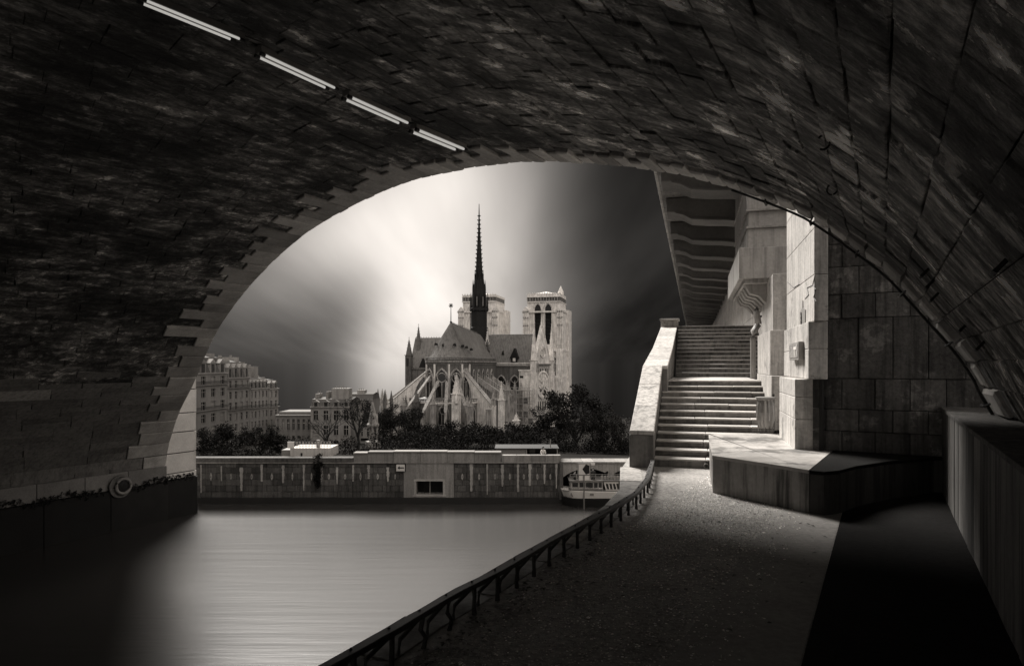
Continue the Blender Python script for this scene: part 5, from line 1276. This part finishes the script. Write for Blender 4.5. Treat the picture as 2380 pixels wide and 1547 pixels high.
gr_ = min(FL * .36, 2.6)
def disc(c_x, c_z, r0_, o0, mt, nm, par=None):
    return MB().lathe([(r0_, 0), (.02, .02)], 20, T=lambda a, b2, z: FT_(c_x + a, o0 + z, c_z + b2)).build(nm, mt, par or cath)
def rose_at(c_x, c_z, r0_, nsp):
    MB().lathe([(r0_ * 1.12, 0), (r0_ * 1.16, .2), (r0_, .25), (r0_ * .98, .05)], 24, T=lambda a, b2, z: FT_(c_x + a, z, c_z + b2)).build('rose_rim', M_CATHL, cath)
    wn = disc(c_x, c_z, r0_, .02, M_GLASS, 'rose_window'); t_ = MB()
    for i in range(nsp): an = i * 2 * math.pi / nsp; t_.tube([FT_(c_x, .1, c_z), FT_(c_x + r0_ * math.cos(an), .1, c_z + r0_ * math.sin(an))], .07, 4)
    for rr in (.35, .7): t_.tube([FT_(c_x + rr * r0_ * math.cos(an), .1, c_z + rr * r0_ * math.sin(an)) for an in np.linspace(0, 6.28, 21)], .07, 4)
    stuff(t_.build('rose_tracery', M_CATHL, wn))
rose_at(FL / 2, zE(893), gr_, 12); rose_at(FL / 2, zS + .62 + (gz1 - zS) * .30, gr_ * .42, 6)
for i in range(7): gothic_window(FT_(FL * (i + .8) / 7.6, .0, zE(953)), FV, FN, FL * .085, zE(930) - zE(953), lights=1, rose=False, frame=M_CATHL)
for i in range(5): gothic_window(FT_(FL * (i + 1.5) / 7, .0, zS - 1.5), FV, FN, FL * .08, 1.3, lights=1, rose=False, frame=M_CATHL)
def front_turret(x, zs_, zt_, w):
    p_ = FT_(x, .1, 0); r_ = p_ - CO; pinnacle(r_.dot(CR), r_.dot(CAx), CG, zs_, zt_, w, M_CATHL, 'turret')
    for q in range(2): gothic_window(FT_(x - .3 + q * .6, .1 + w * .55, zs_ - 2.4), FV, FN, .36, 2.0, lights=1, rose=False, frame=M_CATHL)
front_turret(.1, zE(838), zE(748), 1.35); front_turret(FL - .1, zE(838), zE(752), 1.35)
p_ = FT_(FL / 2, -.2, 0) - CO; pinnacle(p_.dot(CR), p_.dot(CAx), gz1 - .5, gz1, zE(740), .5, M_CATHL)
# string courses and buttress strips on the transept
for py in (917, 945): cbox('string_course', R0 + .2, xS - 2.6, YT0 - .12, YT0 - .001, cz(py, xS, YT0), cz(py, xS, YT0) + .18, M_CATHL)
# north transept
xN = cx(945, YT0); zN = cz(858, xN, YT0)
cbox('north_transept_wall', xN, -R0, YT0, YT1, CG, zN, M_CATHD); cbox('transept_cornice', xN - .2, -R0, YT0 - .25, YT1, zN + .002, zN + .4, M_CATHD)
MB().extr([CT(0, YT0 + .1, zN + .4), CT(0, YT1 - .1, zN + .4), CT(0, (YT0 + YT1) / 2, cz(785, xN, YT0 + 3.6))], CR * (xN + .6)).build('transept_roof', M_LEAD, cath)
sm = MB()
for i in range(20): xx = -.5 + (xN + 1.2) * i / 19; sm.tube([CT(xx, YT0 + .08, zN + .42), CT(xx, (YT0 + YT1) / 2 - .02, cz(785, xN, YT0 + 3.6) + .01)], .035, 3)
zrn = cz(785, xN, YT0 + 3.6)
for i in range(22): xx = xN + .8 + (-xN - 3) * i / 22; sm.tube([CT(xx, (YT0 + YT1) / 2, zrn), CT(xx, (YT0 + YT1) / 2, zrn + .25)], [.07, .03], 4)
sm.build('roof_seam', M_LEAD, cath)
x = cx(963, YT0); pinnacle(x, YT0 + 2.5, zN, cz(790, x, YT0), cz(753, x, YT0), .9, M_CATHD, 'turret')
x = cx(952, YT0); pinnacle(x, YT0 - .3, CG, cz(826, x, YT0), cz(785, x, YT0), 1.3, M_CATHD, 'turret')
MB().box(x - .35, x + .2, YT0 - 1.0, YT0 - .96, cz(850, x, YT0), cz(832, x, YT0), CT).build('turret_opening', M_BLACK, cath)
x = cx(982, YT0); MB().extr([CT(x - .8, YT0 - .1, zN + .4), CT(x + .8, YT0 - .1, zN + .4), CT(x, YT0 - .1, zN + 2.4)], CAx * 1.0).build('large_dormer', M_SPIRE, cath)
for px in (972, 985): x = cx(px, YT0); gothic_window(CT(x, YT0, cz(905, x, YT0)), CR, CAx * -1, .9, 2.6)
# --- nave behind
cbox('nave_wall', -R0, R0, YT1, YT1 + 18, CG, zS, M_CATH)
MB().extr([CT(-R0, YT1, zS + .3), CT(R0, YT1, zS + .3), CT(0, YT1, zc_)], CAx * 18).build('nave_roof', M_LEAD, cath)
# --- spire over the crossing
ys_ = YT0 + 3.6; xs = cx(1113.5, ys_); dS_ = CT(xs, ys_, 0).y
def sp(py): return EYE - (py - CY) / FP * dS_
def pw(px): return px / FP * dS_
SPT = lambda a, b, z: CT(xs + a, ys_ + b, z)
spire = MB().lathe([(pw(23), sp(800)), (pw(22), sp(762)), (pw(19), sp(760)), (pw(19), sp(724)), (pw(23), sp(722)), (pw(23), sp(717)), (pw(17), sp(715)), (pw(17), sp(684)), (pw(14), sp(664)), (pw(9.6), sp(650)), (pw(8.6), sp(634)), (pw(3.0), sp(540)), (pw(1.4), sp(500)), (pw(.7), sp(474))], 8, T=SPT).build('spire', M_SPIRE, cath)
ck = MB()
py = 640
while py > 495:
    r = pw(np.interp(py, [500, 540, 634, 645], [1.6, 3.2, 8.8, 9.8]))
    for j in range(8):
        a = j * math.pi / 4; ck.tube([SPT(r * math.cos(a), r * math.sin(a), sp(py)), SPT((r + pw(2.3)) * math.cos(a), (r + pw(2.3)) * math.sin(a), sp(py - 2.0))], [pw(1.1), pw(.5)], 4)
    py -= 9.8
ck.build('crocket', M_SPIRE, spire)
for j in range(8):
    a = j * math.pi / 4 + math.pi / 8
    for r0_, pb, pt_, w_ in ((pw(19), 724, 680, 2.6), (pw(14), 684, 650, 2.2), (pw(9.5), 655, 628, 1.6)):
        c = (r0_ * math.cos(a), r0_ * math.sin(a)); MB().tube([SPT(*c, sp(pb)), SPT(*c, sp((pb + pt_) / 2)), SPT(*c, sp(pt_))], [pw(w_), pw(w_ * .9), pw(.3)], 5).build('spire_pinnacle', M_SPIRE, spire)
for j in range(8):
    a = j * math.pi / 4; c = (pw(17.6) * math.cos(a), pw(17.6) * math.sin(a)); o, r = CR * math.cos(a) + CAx * math.sin(a), CR * -math.sin(a) + CAx * math.cos(a)
    MB().extr([p for p in pointed(SPT(*c, sp(712)), r, pw(2.6), pw(22))], o * .1).build('spire_opening', M_CATHD, spire)
# green bronze figures stepping down the roof valley
for i, (px, py) in enumerate(((1133, 800), (1136, 812), (1140, 826))):
    yy = YT0 - .6 - i * .3; x = cx(px, yy); z0 = cz(py + 6, x, yy)
    MB().lathe([(.3, 0), (.26, .6), (.34, .95), (.14, 1.2), (.16, 1.4), (.03, 1.6)], 8, T=lambda a, b, z, x=x, yy=yy, z0=z0: CT(x + a, yy + b, z0 + z)).build('roof_statue', M_CATHD, cath, smooth=True)
pinnacle(cx(1131, YT0), YT0 + .6, cz(800, 5, YT0), cz(796, 5, YT0), cz(764, 5, YT0), .7, M_CATHL)
# --- west towers
YW = YT1 + 18.2
def tower(pxl, pxr, ytop, turret=False):
    y0 = YW; xl, xr_ = cx(pxl, y0), cx(pxr, y0); w = (xr_ - xl); xc = (xl + xr_) / 2
    # oblique view shows front plus a sliver of the right side
    dpt = w * .72; xr2 = xl + w * .84
    zz_ = lambda py: cz(py, xc, y0)
    T_ = thing_part = None
    body = MB(); i0, i1 = xl + w * .09, xr2 - w * .06
    for (bx0, bx1) in ((i0, xl + w * .235), (xl + w * .385, xl + w * .455), (xl + w * .605, i1)): body.box(bx0, bx1, y0, y0 + dpt, zz_(800), zz_(724), CT)
    body.box(i0, i1, y0 + .001, y0 + dpt, zz_(724) + .001, zz_(700), CT); body.box(i0, i1, y0 - .05, y0 + dpt, CG, zz_(800) - .001, CT)
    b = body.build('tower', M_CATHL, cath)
    MB().box(i0 + .1, i1 - .1, y0 + 1.2, y0 + dpt - .2, zz_(802), zz_(702), CT).build('belfry_dark', M_BLACK, b)
    for (ox0, ox1) in ((xl + w * .235, xl + w * .385), (xl + w * .455, xl + w * .605)):
        c = CT((ox0 + ox1) / 2, y0, zz_(800)); wd_ = ox1 - ox0
        MB().extr([p + CAx * -.03 for p in pointed(CT((ox0 + ox1) / 2, y0, zz_(726)), CR, wd_ * .86, zz_(706) - zz_(726))], CAx * .06).build('belfry_head', M_BLACK, b)
        fr = MB()
        for q in range(3):
            pp = pointed(c, CR, wd_ * (1 + q * .16), zz_(704 - q * 1.6) - zz_(800)); fr.tube([p + CAx * (-.1 - q * .06) for p in pp[1:]] + [pp[0] + CAx * (-.1 - q * .06)], .09, 4)
        fr.build('belfry_arch', M_CATHL, b)
        lv = MB()
        for q in range(9): z = zz_(800) + (zz_(728) - zz_(800)) * q / 9; lv.box(ox0 + .05, ox1 - .05, y0 + .5, y0 + 1.0, z, z + .08, CT)
        lv.build('louvre', M_BLACK, b)
    for bx in (xl, xr2 - w * .13):
        for k_, (pa, pb) in enumerate(((1010, 876), (875.5, 812), (811, 722))): 
            g_ = .18 - .09 * k_; MB().box(bx - g_, bx + w * .13 + g_, y0 - .55 - g_, y0 + dpt + .3, zz_(pa), zz_(pb), CT).build('corner_buttress', M_CATHL, b)
        MB().extr([CT(bx - .1, y0 - .6, zz_(722) + .002), CT(bx + w * .13 + .1, y0 - .6, zz_(722) + .002), CT(bx + w * .065, y0 - .6, zz_(712))], CAx * dpt).build('buttress_gable', M_CATHL, b)
    for q in range(7):
        x0 = i0 + (i1 - i0) * (q + .5) / 7
        if not (xl + w * .2 < x0 < xl + w * .63): MB().tube([CT(x0, y0 - .1, zz_(872)), CT(x0, y0 - .1, zz_(728))], .13, 5).build('shaft', M_CATHL, b)
    for bx in (xl, xr2 - w * .13):
        for q in range(4): MB().tube([CT(bx + w * .13 * (q + .5) / 4, y0 - .62, zz_(808)), CT(bx + w * .13 * (q + .5) / 4, y0 - .62, zz_(728))], .12, 5).build('shaft', M_CATHL, b)
        for q in range(3):
            for py in (736, 750, 768): MB().lathe([(.02, 0), (.2, .1), (.22, .3), (.05, .5)], 6, T=lambda a, c, z, px_=bx + w * .13 * (q + .5) / 3, pz_=zz_(py - 10): CT(px_ + a, y0 - .7 + c, pz_ + z)).build('crocket', M_CATH, b)
    # side buttress seen past the right edge
    MB().box(xr2 + .001, xr2 + w * .06, y0 + dpt * .55, y0 + dpt + .3, CG, zz_(718), CT).build('side_buttress', M_CATHL, b)
    for pa, pb in ((702, 699.8), (690.5, 688.3)): MB().box(i0 - .12, i1 + .12, y0 - .4, y0 + dpt + .2, zz_(pa), zz_(pb), CT).build('cornice', M_CATHL, b)
    for pa, pb, ov in ((878, 873, .45), (816, 811, .45), (726, 722.5, .35)): MB().box(xl - ov * .6, xr2 + ov * .6, y0 - .45 - ov * .4, y0 + dpt + .35, zz_(pa), zz_(pb), CT).build('cornice', M_CATHL, b)
    for q in range(12):
        x0 = i0 + (i1 - i0) * q / 12; MB().tube([CT(x0, y0 - .2, zz_(699)), CT(x0, y0 - .2, zz_(690.6))], .11, 5).build('gallery_column', M_CATH, b)
    MB().box(i0, i1, y0 + .2, y0 + dpt, zz_(699.4), zz_(690.6), CT).build('gallery_wall', M_CATHD, b)
    MB().box(i0, i1, y0 - .3, y0 + dpt + .2, zz_(688.2), zz_(ytop + 2), CT).build('parapet', M_CATHL, b)
    mr_ = MB()
    for q in range(14): x0 = i0 + (i1 - i0) * q / 13; mr_.tube([CT(x0, y0 - .3, zz_(ytop + 2)), CT(x0, y0 - .3, zz_(ytop - U(0, 1.5)))], [.14, .06], 4)
    mr_.build('parapet_figure', M_CATHL, b)
    MB().add([CT(xl + w * .2, y0 + .6, zz_(ytop + 2)), CT(xr2 - w * .15, y0 + .6, zz_(ytop + 2)), CT(xr2 - w * .15, y0 + dpt - .4, zz_(ytop + 2)), CT(xl + w * .2, y0 + dpt - .4, zz_(ytop + 2)), CT((xl + xr2) / 2, y0 + dpt / 2, zz_(ytop - 7))], [(0, 1, 4), (1, 2, 4), (2, 3, 4), (3, 0, 4)]).build('tower_roof', M_CATHL, b)
    if turret:
        x = xr2 - w * .12; MB().lathe([(.75, zz_(690)), (.72, zz_(677)), (.8, zz_(676)), (.02, zz_(659))], 8, T=lambda a, c, z: CT(x + a, y0 + dpt * .6 + c, z)).build('turret_spire', M_CATHL, b)
    # blind arcade and openings lower down
    for q in range(3):
        x0 = i0 + (i1 - i0) * (q + .5) / 3; MB().extr([p for p in pointed(CT(x0, y0 - .052, zz_(872)), CR, w * .12, zz_(830) - zz_(872))], CAx * -.05).build('blind_arch', M_CATHD, b)
    return b
tower(1066, 1177, 683); tower(1216, 1327, 680, True)
cbox('gallery_link', cx(1177, YW + 2), cx(1216, YW + 2), YW + 2, YW + 5, CG, cz(820, 0, YW), M_CATH)

# ------------------------------------------------------------------ scaffolding against the choir
sf = thing('scaffolding', 'metal scaffolding with boarded lifts against the cathedral side', 'scaffolding', CT(8, 6, CG))
SY = YT0 - 4.5
x0, x1 = cx(1150, SY), cx(1238, SY); z0, z1 = CG, cz(906, x0, SY)
nx_ = 9; nz_ = 6
for i in range(nx_):
    x = x0 + (x1 - x0) * i / (nx_ - 1)
    for y in (SY, SY + 1.4): MB().tube([CT(x, y, z0), CT(x, y, z1 + .5)], .05, 5).build('upright', M_GALV, sf)
for j in range(1, nz_ + 1):
    z = z0 + (z1 - z0) * j / nz_
    MB().tube([CT(x0, SY - .03, z), CT(x1, SY - .03, z)], .045, 5).build('ledger', M_GALV, sf); MB().tube([CT(x0, SY - .03, z + .55), CT(x1, SY - .03, z + .55)], .035, 5).build('guard_tube', M_GALV, sf)
    MB().box(x0 - .1, x1 + .1, SY + .05, SY + 1.35, z - .12, z - .04, CT).build('deck', M_CATHL, sf)
for i, j in ((0, 1), (2, 3), (4, 2), (6, 4), (7, 1), (5, 0), (1, 4), (3, 1), (6, 2)):
    xa, xb = x0 + (x1 - x0) * i / 8, x0 + (x1 - x0) * (i + 1) / 8; za_, zb_ = z0 + (z1 - z0) * j / nz_, z0 + (z1 - z0) * (j + 1) / nz_
    MB().box(xa + .06, xb - .06, SY + .1, SY + .14, za_ + .03, zb_ - .15, CT).build('sheet', M_CATH if (i + j) % 2 else M_CATHD, sf)
for i in (1, 4, 6): MB().tube([CT(x0 + (x1 - x0) * i / 8, SY - .06, z0), CT(x0 + (x1 - x0) * (i + 1.5) / 8, SY - .06, z1)], .03, 4).build('brace', M_GALV, sf)
# ------------------------------------------------------------------ gothic fountain left of the cathedral
DF = 84; fx = X(867, DF); fo = thing('gothic_fountain', 'small gothic canopy monument with a spirelet left of the cathedral', 'monument', (fx, DF, -8))
FT = lambda x, y, z: Vector((fx + x, DF + y, z))
def fz(py): return Z(py, DF)
MB().lathe([(.95, -8.2), (.95, fz(1025)), (.8, fz(1024))], 6, T=FT).build('basin', M_CATH, fo)
for j in range(3):
    a = j * 2.094 + .5; c = (.5 * math.cos(a), .5 * math.sin(a)); MB().tube([FT(*c, fz(1026)), FT(*c, fz(985))], .15, 6).build('column', M_CATH, fo); MB().tube([FT(*c, fz(986)), FT(*c, fz(968)), FT(*c, fz(958))], [.17, .12, .02], 6).build('corner_pinnacle', M_CATH, fo)
MB().lathe([(.75, fz(990)), (.8, fz(986)), (.62, fz(982)), (.45, fz(966)), (.05, fz(934))], 6, T=FT).build('spirelet', M_CATH, fo)
MB().lathe([(.2, fz(1024)), (.22, fz(1008)), (.12, fz(1000)), (.13, fz(994)), (.02, fz(990))], 8, T=FT).build('statue', M_CATH, fo, smooth=True)
# row of slim finials on the houses left of the cathedral
for px, py, lab in ((878.5, 903, 'tallest slim church finial left of the cathedral'), (894.5, 906, 'middle slim church finial left of the cathedral'), (909.5, 907, 'slim church finial nearest to the cathedral'),):
    d = 118; b = Vector((X(px, d), d, Z(1000, d)))
    f_ = thing('stone_finial', lab, 'finial', b, 'finials left of the cathedral')
    MB().tube([b + Vector((0, 0, -3)), Vector((b.x, d, Z(925, d)))], .32, 6).build('shaft', M_CATHD, f_); MB().tube([Vector((b.x, d, Z(926, d))), Vector((b.x, d, Z(py, d)))], [.28, .03], 6).build('spike', M_CATHD, f_)

# ------------------------------------------------------------------ details far too small to pick apart one by one
for o in COL.objects:
    if o.parent is not None and o.name.split('.')[0] in ('balustrade', 'ambulatory_balustrade', 'transept_balustrade', 'roof_seam', 'ridge_crest', 'parapet_figure', 'louvre', 'balcony_rail', 'tracery', 'belfry_arch', 'window_bars') or (o.name.startswith('crocket') and o.parent is not None and o.parent.name.startswith('spire')): stuff(o)
